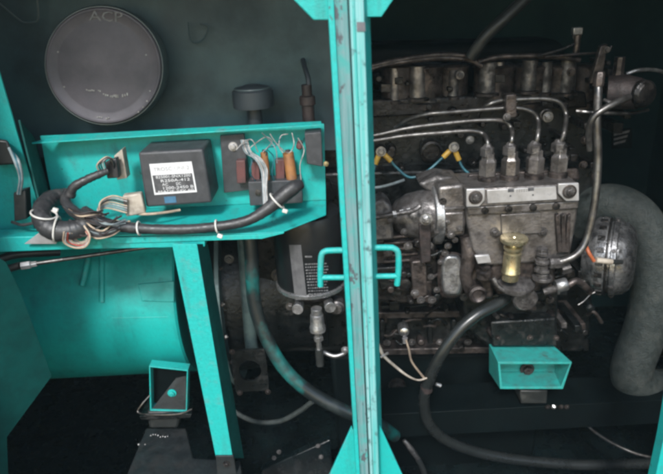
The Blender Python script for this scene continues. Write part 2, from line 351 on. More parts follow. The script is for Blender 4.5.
for i, (x0, y0, x1, y1, r) in enumerate(((264, 152, 267, 183, 3.6), (288, 152, 292, 180, 5.2))):
    t = thing('resistor', ('thin brown ceramic resistor partly behind white wires', 'thicker orange brown ceramic resistor nearest the grey relay box')[i], 'resistor', 'brown resistors in the tray')
    a, b = at(x0, y0, .972), at(x1, y1, .965); MB().tube([a, a.lerp(b, .5), b], pxm(r, .97), 16).build('ceramic_body', 'ceramic', t, .0015)
    MB().lathe(a, a-b, [(-.002, pxm(r*.5, .97)), (.004, pxm(r*.45, .97))], 12).build('end_cap', 'rust', t)
t = thing('relay_box', 'plain dark grey box at the right end of the green tray', 'relay')
MB().slab([(304.5, 133.5), (321, 132), (323, 167), (307, 164)], .958, .035).build('case', 'plastic_black', t, .0015)
MB().lathe(at(299.5, 146, .965), FR, [(-.02, .005), (.004, .0055), (.007, .003)], 16).build('red_knob', 'fuse_red', t)
tag(MB().bolt(at(326, 164, .96), FR, .003).build('brass_screw', 'brass'), 'tiny brass screw on the right edge of the green tray', 'screw')
tag(MB().lathe(at(299, 190, .95), RT, [(-.004, .003), (.03, .003)], 8).build('terminal_pin', 'pipe'), 'short metal pin behind the end of the wiring loom', 'pin') if False else None

def wire(pts, r, name, mname, label, cat='wire', group=None, n=8):
    P = [at(*q) for q in pts]
    return tag(MB().tube(P, r, n, 6).build(name, mname), label, cat, group)
t = thing('wire_bundle', 'bundle of pale stripped wires dropping in front of the thin resistor', 'wires')
for i, (dx, mname) in enumerate(((0, 'wire_white'), (2.2, 'wire_grey'), (-1.8, 'wire_grey'), (4, 'wire_white'))):
    MB().tube([at(243+dx, 140, .975), at(247+dx, 152, .96), at(257+dx, 159, .945), at(263+dx, 170, .94), at(264+dx*.6, 185, .93), at(265+dx*.6, 207, .91)], .0016, 8).build('strand', mname, t)
t = thing('loose_wires', 'thin pale wires looping above the two brown resistors', 'wires')
for pts in (((236, 150), (244, 142), (252, 140), (258, 152)), ((247, 150), (252, 160), (250, 172), (256, 182)), ((268, 150), (274, 158), (272, 172), (275, 184)), ((298, 138), (304, 150), (300, 165), (301, 180)), ((281, 138), (275, 146), (268, 148), (266, 156)), ((250, 148), (256, 143), (266, 137), (272, 142), (263, 152)), ((262, 133), (270, 141), (276, 150), (277, 163)), ((283, 153), (279, 146), (281, 136), (288, 134)), ((270, 134), (276, 143), (283, 150), (288, 153)), ((292, 133), (294, 143), (292, 150), (289, 153))):
    MB().tube([at(x, y, .955+random.uniform(-.01, .01)) for x, y in pts], .0009, 6).build('strand', random.choice(['wire_grey', 'wire_white', 'wire_blue']), t)

# main harness
t = thing('wiring_loom', 'thick black taped wiring loom tied along the front of the green tray', 'wiring loom')
def rx(n, Y=.88): return pxm(n, Y)
P = [(66, 196, .93), (52, 199, .91), (43, 208, .885), (42, 219, .865), (52, 229, .855), (68, 231, .855), (84, 226, .862), (92, 219, .872), (84, 210, .885)]
MB().tube([at(*q) for q in P], [rx(8), rx(9), rx(9), rx(9.5), rx(10.5), rx(10), rx(8.5), rx(7), rx(5)], 20, 10, jit=.045).build('taped_bundle', 'sheath', t)
P = [(68, 192, .915), (66, 202, .895), (76, 213, .87), (95, 220, .862), (112, 225, .866), (140, 228.5, .872), (180, 229.5, .874), (217, 226.5, .874), (246, 221, .878), (266, 210, .885), (280, 198, .893), (293, 188, .90), (301, 184, .91)]
MB().tube([at(*q) for q in P], [rx(5), rx(5), rx(5.6), rx(6), rx(5.5), rx(5.1), rx(5), rx(4.9), rx(5.2), rx(6), rx(7.4), rx(7.4), rx(5)], 20, 9, jit=.045).build('main_sheath', 'sheath', t)
P = [(70, 196, .90), (74, 187, .90), (88, 179, .905), (100, 174, .91), (108, 171, .915)]
MB().tube([at(*q) for q in P], [rx(5), rx(4.6), rx(4), rx(3.8), rx(3)], 16, 8, jit=.07).build('branch', 'sheath', t)
for (x, y, Y, d, r) in ((44, 214, .862, (.35, .0, 1), 11.5), (57, 229, .855, (1, .1, -.25), 12.0), (139, 228.3, .872, (1, 0, .03), 6.4), (217, 226.5, .874, (1, 0, .1), 6.3), (277, 201, .891, (.75, .1, .62), 9.5)):
    MB().ring(at(x, y, Y), d, rx(r), .0015, 32).build('cable_tie', 'white_plastic', t)
for x, y, Y in ((55.5, 210, .855), (285, 211, .868), (220, 236, .858)):
    MB().box(at(x, y, Y), (.008, .005, .006), Matrix.Rotation(.4, 3, 'Y')).build('tie_head', 'white_plastic', t, .001)
P = [(64, 232, .835), (64, 243, .84), (75, 248, .845), (86, 246, .84), (90, 236, .84), (84, 226, .845)]
cols = ['wire_tan', 'wire_white', 'wire_red', 'wire_white', 'wire_tan', 'wire_grey', 'wire_tan']
for i in range(7):
    s_ = 1-.09*i
    MB().tube([at(78+(x-78)*s_+i*.7, 236+(y-236)*s_+random.uniform(-.7, .7), Y+.002*i) for x, y, Y in P], .0013, 8).build('loop_wire', cols[i], t)
for i in range(5):
    MB().tube([at(84+i, 226+i*2.2, .85), at(98, 235+i*1.6-3, .85), at(112, 232+i*1.3-2, .855), at(120, 226+i, .86)], .0014, 8).build('loop_wire', ['sheath', 'wire_grey', 'sheath', 'rust', 'wire_tan'][i], t)

for i in range(16):
    x0 = 62+random.uniform(0, 30); y0 = 206+random.uniform(0, 18)
    MB().tube([at(x0, y0, .862), at(x0+10, y0+8+random.uniform(-4, 4), .848), at(x0+22, y0+10+random.uniform(-5, 5), .85), at(x0+34, y0+6+random.uniform(-6, 6), .865)], .0014, 7).build('loop_wire', random.choice(['sheath', 'wire_tan', 'rust', 'wire_grey', 'sheath']), t)
t = thing('loom_connector', 'open connector with twisted dark wires at the end of the loom branch', 'connector')
MB().slab([(114, 156), (122, 149), (127, 178), (117, 180)], .945, .02).build('bracket', 'beige', t, .001)
MB().slab([(104, 163), (116, 158), (119, 178), (107, 179)], .925, .015).build('socket', 'sheath', t, .002)
for i in range(5):
    MB().tube([at(100+i*2, 173, .915), at(97+i*2, 165-i, .91), at(106+i*1.5, 157+i*.6, .915), at(115, 160+i*3, .93)], .0012, 6).build('strand', ['wire_tan', 'sheath', 'rust', 'wire_white', 'sheath'][i], t)
t = thing('beige_connector', 'beige plastic plug with coiled tan wires lying left of the black box', 'connector')
MB().hexa([(122, 196), (141, 193), (146, 214), (126, 217)], .905, [(124, 193), (143, 191), (147, 209), (127, 211)], .935).build('plug', 'beige', t, .003, seg=3)
for i in range(7):
    MB().tube([at(127, 199+i*2.3, .90), at(112-i*1.1, 196+i*2, .895), at(100-i*.6, 203+i*2, .885), at(103+i*2, 217+i*1.2, .88), at(118+i*2, 221, .875)], .0014, 8).build('coiled_wire', ['wire_tan', 'wire_white', 'rust', 'wire_tan', 'wire_white', 'wire_grey', 'wire_tan'][i], t)
tag(MB().tube([at(137, 214, .91), at(150, 214, .905), at(165, 212.5, .915), at(180, 210, .93)], .0022, 8).build('short_wire', 'wire_tan'), 'short tan wire lying under the black box', 'wire')

t = thing('side_connector', 'black plug hanging on grey wires against the far left green sheet', 'connector')
MB().hexa([(-12, 138), (8, 140), (16, 165), (-6, 166)], .91, [(-12, 138), (8, 140), (14, 160), (-6, 162)], .94).build('upper_plug', 'rubber', t, .004)
MB().slab([(13, 193), (25, 190), (27, 219), (14, 222)], .90, .02).build('lower_plug', 'rubber', t, .002)
for i in range(3):
    MB().tube([at(9+i*2.5, 148+i*3, .905), at(15+i*2, 162, .89), at(20+i, 178, .89), at(18+i, 194, .90)], .0022, 8).build('wire', ['wire_grey', 'wire_blue', 'wire_grey'][i], t)
MB().tube([at(12, 222, .90), at(22, 225, .89), at(34, 223, .885), at(42, 222, .875)], .0025, 8).build('lead', 'sheath', t)

# stay rod
t = thing('stay_rod', 'grey threaded stay rod with a clevis end under the green rail', 'rod')
MB().tube([at(26, 265, .90), at(100, 254, .93), at(190, 241, .96)], .0034, 12, 2).build('rod', 'pipe', t)
d_ = (at(100, 254, .93)-at(26, 265, .90)).normalized()
MB().lathe(at(21, 266, .899), d_, [(0, .007), (.014, .007), (.016, .005), (.024, .005)], 6).build('nut', 'plate', t, .0006)
MB().tube([at(-15, 268, .895), at(5, 269, .897), at(20, 265.5, .899)], .0062, 12).build('clevis', 'pipe', t)
tag(MB().tube([at(-15, 264, .90), at(0, 259, .91), at(20, 254, .92), at(60, 252, .95)], .007, 12).build('black_cable', 'rubber'), 'dark cable behind the clevis of the grey stay rod', 'cable')

# lower left plate, its shade put into the colour
t = thing('duct_plate', 'dark shaded green folded plate in the lower left corner', 'plate')
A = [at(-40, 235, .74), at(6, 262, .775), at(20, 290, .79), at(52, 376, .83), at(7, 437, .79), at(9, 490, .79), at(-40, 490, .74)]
MB().loft(A, [a+Vector((-.004, .002, 0)) for a in A]).build('sheet', 'teal_shaded', t, .0004)

# ------------------------------------------------------------------ main alternator barrel (axis along X)
CY, CZ, CR = 1.25, .500, .20
def oncyl(px, py, h=0.0, Rr=CR):
    d = ray(px, py); a = d.y**2+d.z**2; oy = CAM.y-CY; oz = CAM.z-CZ
    b = 2*(d.y*oy+d.z*oz); c = oy*oy+oz*oz-(Rr+h)**2; D = b*b-4*a*c
    tt = (-b-math.sqrt(max(D, 0)))/(2*a); return CAM+d*tt
XE = oncyl(175, 300).x
t = thing('generator', 'large smooth green generator barrel in the lower left behind the slanting strut', 'generator')
MB().lathe((-1.0, CY, CZ), RT, [(0, CR), (1.0+XE-.004, CR), (1.0+XE, CR-.004), (1.0+XE, .05)], 96).build('barrel', 'teal_barrel', t)
def patch(quad, h, nx=10, ny=8):
    b = MB(); a_, b_, c_, d_q = [Vector(q) for q in quad]; top = []; bot = []
    for j in range(ny+1):
        for i in range(nx+1):
            q = (a_.lerp(b_, i/nx)).lerp(d_q.lerp(c_, i/nx), j/ny); top.append(oncyl(q.x, q.y, h)); bot.append(oncyl(q.x, q.y, -.001))
    n = len(top); w_ = nx+1; fs = [(j*w_+i, j*w_+i+1, (j+1)*w_+i+1, (j+1)*w_+i) for j in range(ny) for i in range(nx)]
    fs += [tuple(n+k for k in f[::-1]) for f in fs]
    edge = [i for i in range(w_)]+[j*w_+nx for j in range(1, ny+1)]+[ny*w_+i for i in range(nx-1, -1, -1)]+[j*w_ for j in range(ny-1, 0, -1)]
    fs += [(edge[k], edge[(k+1) % len(edge)], n+edge[(k+1) % len(edge)], n+edge[k]) for k in range(len(edge))]
    return b.add(top+bot, fs)
patch(((138, 284), (174, 281), (174, 302), (142, 301)), .0035).build('terminal_cover', 'teal_barrel', t, .001)
MB().tube([oncyl(x, 318-.02*(x-118), .0) for x in range(112, 176, 8)], .0009, 6, 2).build('weld_seam', 'teal_barrel', t)
P1 = [oncyl(97, 240), oncyl(106, 240), oncyl(107, 304), oncyl(101, 304)]
MB().tube([oncyl(102, y, .001) for y in range(236, 306, 6)], .0058, 10, 1).build('lifting_lug', 'teal_clean', t)
MB().tube([oncyl(88, 258, .008), oncyl(86, 270, .010), oncyl(82, 286, .012)], .0058, 10).build('short_stud', 'teal_clean', t)
b = MB(); 
for i in range(9):
    b.lathe(oncyl(178, 250+i*14, .0005), oncyl(178, 250+i*14, .01)-oncyl(178, 250+i*14), [(-.002, .002), (.001, .0018)], 8)

# flywheel housing
t = thing('flywheel_housing', 'dirty grey green flywheel housing with curved flange right of the strut', 'housing')
XF = at(213, 290, 1.02).x
MB().lathe((XF, CY, CZ), RT, [(0, .20), (0, .235), (.009, .235), (.009, .212)], 96).build('flange', 'housing', t, .001)
MB().lathe((XF+.009, CY, CZ), RT, [(0, .205), (.05, .198), (.052, .17), (.13, .16), (.2, .16)], 96).build('bell', 'block', t)
MB().lathe((XE+.02, CY, CZ), RT, [(0, .205), (.012, .205), (.012, .15), (XF-XE-.02, .15)], 96).build('adaptor_ring', 'cover_black', t)
for a in (-40, -22, -4, 14, 32, 50):
    q = Vector((XF+.009, CY-.224*math.cos(R(a)), CZ+.224*math.sin(R(a)))); MB().bolt(q, RT, .005).build('bolt', 'pipe', t)
t = thing('cover_plate', 'small black plate with a large round hole below the flywheel housing', 'plate')
poly = [(234, 347), (262, 345), (269, 352), (272, 398), (240, 400)]
pf = MB(); outer = [at(x, y, 1.0) for x, y in poly]; 
cN = 32; ctr = at(250, 371, 1.0)
inner = []; outr = []
for i in range(cN):
    a = 2*math.pi*i/cN; d = Vector((math.cos(a), 0, math.sin(a)))
    inner.append(ctr+Vector((d.x*.022, 0, d.z*.024)))
    k = 1/max(abs(d.x)/.034, abs(d.z)/.048); outr.append(ctr+d*k)
vs = inner+outr+[v+Vector((0, .006, 0)) for v in inner+outr]; fs = []
for i in range(cN):
    j = (i+1) % cN; fs += [(i, j, cN+j, cN+i), (2*cN+i, 3*cN+i, 3*cN+j, 2*cN+j), (i, 2*cN+i, 2*cN+j, j), (cN+i, cN+j, 3*cN+j, 3*cN+i)]
pf.add(vs, fs).build('plate', 'block', t)
for x, y in ((267, 341), (232, 352), (240, 393), (268, 392)): MB().bolt(at(x, y, .998), FR, .0040).build('bolt', 'cast_dark', t)
t = thing('dipstick_tube', 'dark upright tube inside the gap behind the hose with painted green reflections', 'tube')
MB().tube([at(243, 225, 1.05), at(246, 270, 1.05), at(250, 330, 1.05), at(252, 350, 1.05)], .013, 14).build('tube', 'housing', t)
MB().bolt(at(229, 259, 1.0), FR, .006).build('bolt', 'pipe', t)

# ------------------------------------------------------------------ hoses on the left
tag(MB().tube([at(*q) for q in ((246, 215, .97), (251, 250, .96), (254, 300, .95), (265, 335, .94), (284, 368, .93), (310, 392, .92), (345, 411, .91), (372, 420, .92), (395, 436, .95))], pxm(7.3, .94), 18, 8).build('reflecting_hose', 'hose_reflection'),
    'black hose with green reflections in its colour curving down from the tray to the post', 'hose')
tag(MB().tube([at(*q) for q in ((226, 404, 1.12), (240, 415, 1.09), (258, 422, 1.05), (280, 421, 1.02), (298, 412, 1.0), (313, 401, .98))], .0052, 12).build('thin_hose', 'rubber_grey'), 'short thin grey hose curving near the floor left of the post', 'hose')

# ------------------------------------------------------------------ oil filter
t = thing('oil_filter', 'black spin on oil filter with a bright rim and printed text', 'oil filter')
fy = 1.0; pr = at(309, 295, fy-.063); fc = Vector((at(312, 292, fy).x, fy, pr.z-.004)); fr = .0625
fax = Vector((0, 0, 1))
MB().lathe(fc, fax, [(.002, fr*.97), (.006, fr), (.125, fr), (.138, fr*.93), (.142, fr*.5)], 56).build('canister', 'filter_black', t)
MB().lathe(fc, fax, [(-.006, fr*.96), (-.005, fr*1.03), (.001, fr*1.04), (.003, fr*.99)], 56).build('rim', 'bright', t)
def onf(px, py, h=.0004):
    d = ray(px, py); a = d.x**2+d.y**2; ox, oy = CAM.x-fc.x, CAM.y-fc.y; b = 2*(d.x*ox+d.y*oy); c = ox*ox+oy*oy-(fr+h)**2
    return CAM+d*((-b-math.sqrt(max(b*b-4*a*c, 0)))/(2*a))
b = MB()
def fpatch(b, x0, x1, y0, y1, sl=0, nx=3, h=.0005, sl2=0):
    for i in range(nx):
        xa = x0+(x1-x0)*i/nx; xb = x0+(x1-x0)*(i+1)/nx
        A = [onf(xa, y0+sl*(xa-x0), h), onf(xb, y0+sl*(xb-x0), h), onf(xb+sl2, y1+sl*(xb-x0), h), onf(xa+sl2, y1+sl*(xa-x0), h)]
        b.loft(A, [a+(Vector((fc.x, fc.y, a.z))-a)*.03 for a in A])
fpatch(b, 289, 301, 245, 300, 0, 3, .0006, 6)
b.build('pale_strip', 'filter_strip', t)
b = MB()
fpatch(b, 305, 312, 256, 257.5)
for r_ in range(12):
    y = 263+r_*3.0; x = 305+r_*.35
    while x < 327:
        wd = random.uniform(.8, 2.6); fpatch(b, x, x+wd, y+(325-x)*.04, y+1.2+(325-x)*.04, -.06, 1); x += wd+random.uniform(.5, 1.1)
b.build('printed_lines', 'print_grey', t)
t = thing('filter_head', 'grimy cast filter head with unions below the black oil filter', 'filter head')
MB().lathe(fc-UP*.034, UP, [(0, .030), (.006, .038), (.02, .05), (.028, .056)], 36).build('head', 'cast_dark', t)
for x in (-.018, .024): MB().lathe(fc+Vector((x*1.3, -.052, -.022)), Vector((x*6, -1, 0)), [(-.01, .0085), (.004, .0085), (.006, .010), (.014, .010)], 20).build('union', 'alu', t, .0004)
MB().lathe(fc+Vector((.045, -.03, -.04)), FR, [(-.02, .014), (.006, .014), (.009, .010), (.012, .009)], 24).build('boss', 'cast', t, .0005)
MB().bolt(fc+Vector((-.04, -.035, -.032)), FR, .0055).build('bolt', 'pipe', t)
t = thing('drain_valve', 'stepped metal drain fitting hanging straight below the filter head', 'valve')
q0 = fc+Vector((.008, -.05, -.03))
MB().lathe(q0, -UP, [(0, .010), (.012, .010), (.013, .012), (.035, .013), (.037, .0145), (.046, .0145), (.048, .009)], 24).build('body', 'alu', t, .0004)
MB().lathe(q0-UP*.048, -UP, [(0, .007), (.01, .007), (.011, .009), (.018, .009), (.02, .005), (.05, .005)], 6).build('nut', 'bright', t)
MB().lathe(q0-UP*.085, -UP, [(0, .0075), (.035, .0075)], 16).build('sleeve', 'rubber', t)
t = thing('small_bracket', 'thin bent metal bracket right of the hanging drain fitting', 'bracket')
MB().tube([at(323, 352, .97), at(335, 356, .965), at(347, 351, .965), at(352, 340, .97)], .004, 10).build('strap', 'alu', t)
MB().bolt(at(345, 350, .962), FR, .005).build('bolt', 'alu', t)
tag(MB().bolt(at(278, 275, 1.04), FR, .009).build('side_bolt', 'pipe'), 'lone bolt in the dark just left of the oil filter', 'bolt')
tag(MB().slab([(245, 225), (276, 222), (279, 330), (262, 340), (250, 330)], 1.10, .05).build('side_cover', 'block', None, .004), 'black engine side cover in the dark left of the oil filter', 'cover')

# ------------------------------------------------------------------ slanting strut
t = thing('slanting_strut', 'bright green angle iron strut slanting down from the rail to the floor', 'strut')
MB().hexa([(172, 244), (197, 244), (233, 458), (216, 458)], .86, [(172, 244), (197, 244), (233, 458), (216, 458)], .864).build('front_face', 'teal_clean', t, .0008)
A = [at(197, 244, .861), at(233, 458, .861), at(244, 458, .90), at(208, 244, .90)]
MB().loft(A, [a+Vector((-.004, 0, 0)) for a in A]).build('side_flange', 'teal_shaded', t)  # shadow side of the strut, darkened by colour
MB().slab([(215.5, 456), (233.5, 456), (239, 490), (219, 490)], .857, .006).build('foot_tab', 'beam', t, .001)
MB().bolt(at(226.5, 464, .856), FR, .0045).build('foot_bolt', 'cast_dark', t)

# ------------------------------------------------------------------ left mount
t = thing('generator_mount', 'open green box bracket with thin bright edges below the generator', 'mount')
def boxtube(px4, Y, d, wpx, parent, m_, back=None, Yb=None):
    c = Vector((sum(p_[0] for p_ in px4)/4, sum(p_[1] for p_ in px4)/4))
    inn = []
    for x, y in px4:
        v = c-Vector((x, y)); inn.append((x+math.copysign(wpx, v.x), y+math.copysign(wpx, v.y)))
    A = [at(x, y, Y) for x, y in px4]; I = [at(x, y, Y) for x, y in inn]
    if back:
        A2 = [at(x, y, Yb) for x, y in back]; cb = Vector((sum(p_[0] for p_ in back)/4, sum(p_[1] for p_ in back)/4))
        I2 = [at(x+math.copysign(wpx, cb.x-x), y+math.copysign(wpx, cb.y-y), Yb) for x, y in back]
    else: A2 = [a+Vector((0, d, 0)) for a in A]; I2 = [a+Vector((0, d, 0)) for a in I]
    b = MB(); vs = A+I+A2+I2; fs = []
    for i in range(4):
        j = (i+1) % 4; fs += [(i, j, 4+j, 4+i), (8+i, 12+i, 12+j, 8+j), (i, 8+i, 8+j, j), (4+i, 4+j, 12+j, 12+i)]
    return b.add(vs, fs).build('box_tube', m_, parent, .0006)
boxtube([(149, 366), (188, 370), (187, 412), (150, 411)], .99, .022, 1.25, t, 'teal_clean')
MB().slab([(149, 367), (188, 370), (187, 411), (150, 410)], 1.013, .003).build('rear_plate', 'cover_black', t)
A = [at(152, 409, .993), at(186, 410, .993), at(186, 376, 1.010), at(176, 378, 1.010)]
MB().loft(A, [a+Vector((0, .003, -.001)) for a in A]).build('gusset', 'beam', t)
MB().bolt(at(172, 393, 1.0), FR, .006).build('bolt', 'teal_paint', t)
t = thing('left_rubber_mount', 'black rubber block with a wire loop under the open green bracket', 'rubber mount')
MB().slab([(146, 412), (181, 413), (178, 429), (149, 429)], .985, .07).build('rubber_block', 'rubber', t, .006)
MB().hexa([(139, 416), (192, 414), (190, 418), (141, 420)], .975, [(150, 396), (193, 398), (193, 400), (150, 398)], 1.06).build('carrier_plate', 'block', t, .001)
MB().tube([at(150, 395, .99), at(142, 404, .98), at(138, 412, .975), at(150, 414.5, .965), at(178, 414, .965), at(192, 409, .975)], .0016, 8).build('wire_loop', 'pipe', t)
b = MB()
for i in range(22):
    x = 138+i*1.9; b.lathe(at(x+random.uniform(-1, 1), 444.5+random.uniform(-1, 1), .955), FR+UP*.5, [(-.004, random.uniform(.0012, .0028)), (random.uniform(.0, .004), .0014)], 7)
for i in range(8): b.lathe(at(151+i*2.4, 435.5+random.uniform(-1.3, 1.3), .97), FR+UP*.5, [(-.004, random.uniform(.001, .0024)), (.002, .0012)], 7)
b.build('glint_bits', 'alu', t)  # small metal bits added for the rows of bright glints
t = thing('base_beam', 'dull grey steel base beam under the left rubber mount', 'beam')
zb = at(165, 428, 1.0).z
A = [atz(146, 428, zb), atz(186, 428, zb), atz(196, 470, zb-.0), atz(188, 520, zb), atz(108, 520, zb)]
MB().loft(A, [a-UP*.06 for a in A]).build('beam_body', 'beam', t, .002)
tag(MB().loft([atz(183, 458, zb+.004), atz(240, 461, zb+.004), atz(246, 500, zb+.004), atz(180, 500, zb+.004)], [atz(183, 458, zb+.004)-UP*.02, atz(240, 461, zb+.004)-UP*.02, atz(246, 500, zb+.004)-UP*.02, atz(180, 500, zb+.004)-UP*.02]).build('base_plate', 'beam', None, .001),
    'flat grey steel plate at the bottom beside the foot of the strut', 'plate')

# ------------------------------------------------------------------ ENGINE
t = eng = thing('diesel_engine', 'grimy dark diesel engine block filling the right half behind the post', 'engine')
MB().slab([(255, 175), (600, 165), (590, 352), (255, 352)], 1.16, .30).build('crankcase', 'block', t, .006)
MB().slab([(300, 100), (596, 92), (600, 166), (300, 176)], 1.20, .28).build('cylinder_head', 'block', t, .005)
MB().slab([(340, 46), (565, 40), (575, 92), (330, 98)], 1.30, .14).build('rocker_cover', 'cover_black', t, .02, seg=5)
MB().slab([(362, 313), (562, 310), (562, 316), (362, 319)], 1.125, .04).build('joint_flange', 'cast_dark', t, .002)
MB().slab([(355, 350), (556, 346), (556, 352), (355, 356)], 1.12, .05).build('sump_flange', 'cast_dark', t, .002)
MB().slab([(330, 356), (556, 352), (530, 474), (340, 474)], 1.17, .2).build('sump', 'cover_black', t, .01)
for x in (363, 387, 412, 440, 468, 490, 515, 540): MB().bolt(at(x, 344-.03*(x-380)+random.uniform(-1, 1), 1.12), FR, .0055).build('flange_bolt', 'cast', t)
for x, y in ((390, 300), (437, 322), (395, 333), (412, 300), (430, 305), (455, 330)): MB().bolt(at(x, y, 1.155), FR, .006).build('side_bolt', 'cast_dark', t)
for x in (380, 402, 428, 452, 476, 500, 524, 548): MB().slab([(x, 320), (x+5, 320), (x+5, 346), (x, 346)], 1.14, .03).build('crankcase_rib', 'block', t, .003)
for i in range(44):
    x = random.uniform(372, 590); y = random.uniform(70, 178); s_ = random.uniform(4, 11); b = MB()
    if random.random() < .5: b.slab([(x, y), (x+s_, y-.4), (x+s_, y+s_*.8), (x, y+s_*.8)], random.uniform(1.165, 1.19), .04)
    else: b.lathe(at(x, y, 1.195), FR, [(0, s_*.001), (random.uniform(.008, .025), s_*.001), (.027, s_*.0007)], 18)
    b.build('head_casting', 'grime', t, .0015)
for i in range(40):
    x = random.uniform(488, 588); y = random.uniform(268, 342); s_ = random.uniform(4, 12); b = MB(); k = random.random()
    if k < .45: b.slab([(x, y), (x+s_, y-.4), (x+s_, y+s_*.9), (x, y+s_*.9)], random.uniform(1.035, 1.07), .1)
    elif k < .75: b.lathe(at(x, y, 1.07), FR, [(0, s_*.0010), (random.uniform(.01, .03), s_*.0010), (.032, s_*.0006)], 18)
    else: b.tube([at(x, y, 1.06), at(x+s_, y+random.uniform(-5, 5), 1.04), at(x+s_*2, y+random.uniform(-8, 8), 1.05)], .0035, 8)
    b.build('block_casting', random.choice(['grime', 'cast_dark', 'block', 'cast']), t, .0012)
for i in range(46):      # lumps, bosses and pads on the side of the block
    x = random.uniform(375, 462); y = random.uniform(238, 345); s_ = random.uniform(4, 12); b = MB(); Yb = 1.13 if y > 300 else 1.015
    k = random.random()
    if k < .45: b.slab([(x, y), (x+s_, y-.4), (x+s_, y+s_*.9), (x, y+s_*.9)], random.uniform(Yb, Yb+.02), .04)
    elif k < .75: b.lathe(at(x, y, Yb+.01), FR, [(0, s_*.0009), (random.uniform(.006, .02), s_*.0009), (.022, s_*.0006)], 18)
    else: b.tube([at(x, y, Yb), at(x+s_, y+random.uniform(-4, 4), Yb-.005), at(x+s_*2, y+random.uniform(-6, 6), Yb)], .003, 8)
    b.build('block_casting', random.choice(['grime', 'cast_dark', 'block']), t, .0012)
# intake ports (upright stubs)
for x, wd, y0, y1 in ((395, 4, 68, 100), (418, 6.5, 66, 97), (431, 4, 68, 99), (453, 4, 70, 96), (487, 7, 62, 92), (498, 3.6, 62, 95), (528, 6, 60, 90), (545, 4, 62, 92), (566, 6, 60, 92)):
    a, c = at(x, y1, 1.19), at(x, y0, 1.19)
    ip = MB().lathe(a, UP, [(0, pxm(wd*1.25, 1.19)), (c.z-a.z, pxm(wd*1.15, 1.19))], 20).build('intake_stub', 'cast_pump' if x in (431, 498, 418, 395) else 'cast', t)
    MB().lathe(a-UP*.006, UP, [(0, pxm(wd*1.7, 1.19)), (.005, pxm(wd*1.7, 1.19)), (.007, pxm(wd*1.3, 1.19))], 20).build('collar', 'cast' if x in (431, 498) else 'cast_dark', ip)
for pts in (((368, 70), (385, 65), (410, 61), (440, 58), (468, 60), (482, 66)), ((372, 66), (400, 60), (436, 55), (470, 56)), ((478, 62), (500, 57), (530, 56), (560, 57), (580, 60))):
    MB().tube([at(x, y, 1.165) for x, y in pts], .0052, 12).build('manifold_lid', 'cast_dark', t)
for x, r_ in ((398, 17), (424, 19), (452, 15), (492, 20), (528, 18), (556, 16), (582, 14)):
    a, c = at(x, 106, 1.215), at(x, 64, 1.215); h_ = c.z-a.z; q_ = pxm(r_, 1.2)
    MB().lathe(a, UP, [(0, q_*1.06), (h_*.12, q_*1.08), (h_*.16, q_*.92), (h_*.8, q_*.9), (h_*.95, q_*.98), (h_, q_*.8)], 28).build('intake_runner', 'cast_dark', t)
MB().slab([(372, 100), (470, 96), (586, 92), (588, 108), (470, 112), (372, 118)], 1.18, .04).build('manifold_base', 'grime', t, .004)
for x, y in ((460, 75), (493, 30), (514, 100), (470, 140), (577, 36)): MB().bolt(at(x, y, 1.165), FR, .0055).build('head_bolt', 'cast' if y < 80 else 'alu', t)
t2 = thing('hose_tee', 'bright little square fitting high in the dark at upper right', 'fitting')
MB().box(at(577, 31, 1.16), (.018, .012, .013)).build('block', 'alu', t2, .0015)
MB().lathe(at(577, 42, 1.16), UP, [(-.02, .006), (.012, .006)], 12).build('stem', 'cast_dark', t2)
tag(MB().tube([at(470, 58, 1.15), at(486, 36, 1.14), at(505, 18, 1.14), at(530, -6, 1.15)], .011, 14).build('top_hose', 'rubber'), 'faint dark hose rising diagonally above the engine top', 'hose')
tag(MB().tube([at(538, 56, 1.15), at(560, 50, 1.15), at(574, 44, 1.15)], .0025, 8).build('leak_off_tube', 'grime'), 'thin dark tube rising to the bright square fitting', 'tube')
tag(MB().tube([at(545, 57, 1.15), at(580, 54, 1.15), at(606, 52, 1.15), at(612, 46, 1.15)], .0022, 8).build('return_pipe', 'cast_dark'), 'thin dark pipe running level across the top right of engine', 'pipe')

# delivery pipes
holders = [(487, 180), (509.5, 178.5), (534, 177), (558, 175.5)]
HY = 1.012
pipes = [
 [(487, 152), (487.5, 142), (483, 134), (470, 131), (440, 133), (405, 136), (372, 141), (340, 144)],
 [(509.5, 150), (512, 138), (511, 128), (502, 121), (480, 120.5), (450, 123), (410, 128), (372, 136), (340, 140)],
 [(534.5, 147), (538, 135), (538, 120), (530, 111), (512, 108), (480, 110), (455, 112), (430, 114), (410, 119), (395, 128)],
 [(559, 147), (564, 133), (566, 115), (560, 103), (545, 99), (520, 99.5), (500, 101), (488, 105), (480, 112), (476, 122)]]
lab4 = ['lowest of the four steel injector pipes, bending nearest the post', 'second lowest of the four steel injector pipes above the pump',
        'third steel injector pipe up, passing through the small clamp', 'highest and outermost steel injector pipe with the widest bend']
for i, pp in enumerate(pipes):
    t = thing('injector_pipe', lab4[i], 'fuel pipe', 'steel injector pipes')
    Ys = [HY if j < 2 else HY+.015+.012*min(j, 5)/5+.004*i for j in range(len(pp))]
    if i > 1: Ys[-1] += .04; Ys[-2] += .02
    MB().tube([at(x, y, Y) for (x, y), Y in zip(pp, Ys)], pxm(2.15, 1.03), 12, 8).build('tube', 'pipe', t)
    h0 = at(holders[i][0], holders[i][1]-26, HY)
    MB().lathe(h0-UP*.003, UP, [(0, .0122), (.014, .0122), (.0165, .0085), (.021, .0052)], 6, .3+i).build('union_nut', 'cast', t, .0004)
t = thing('pipe_clamp', 'small dark clamp block holding the upper injector pipes together', 'clamp')
MB().slab([(506, 95), (517, 94), (517, 118), (506, 119)], 1.025, .02).build('block', 'cast_dark', t, .002)
MB().bolt(at(507, 117, 1.025), FR, .0045).build('bolt', 'cast', t)
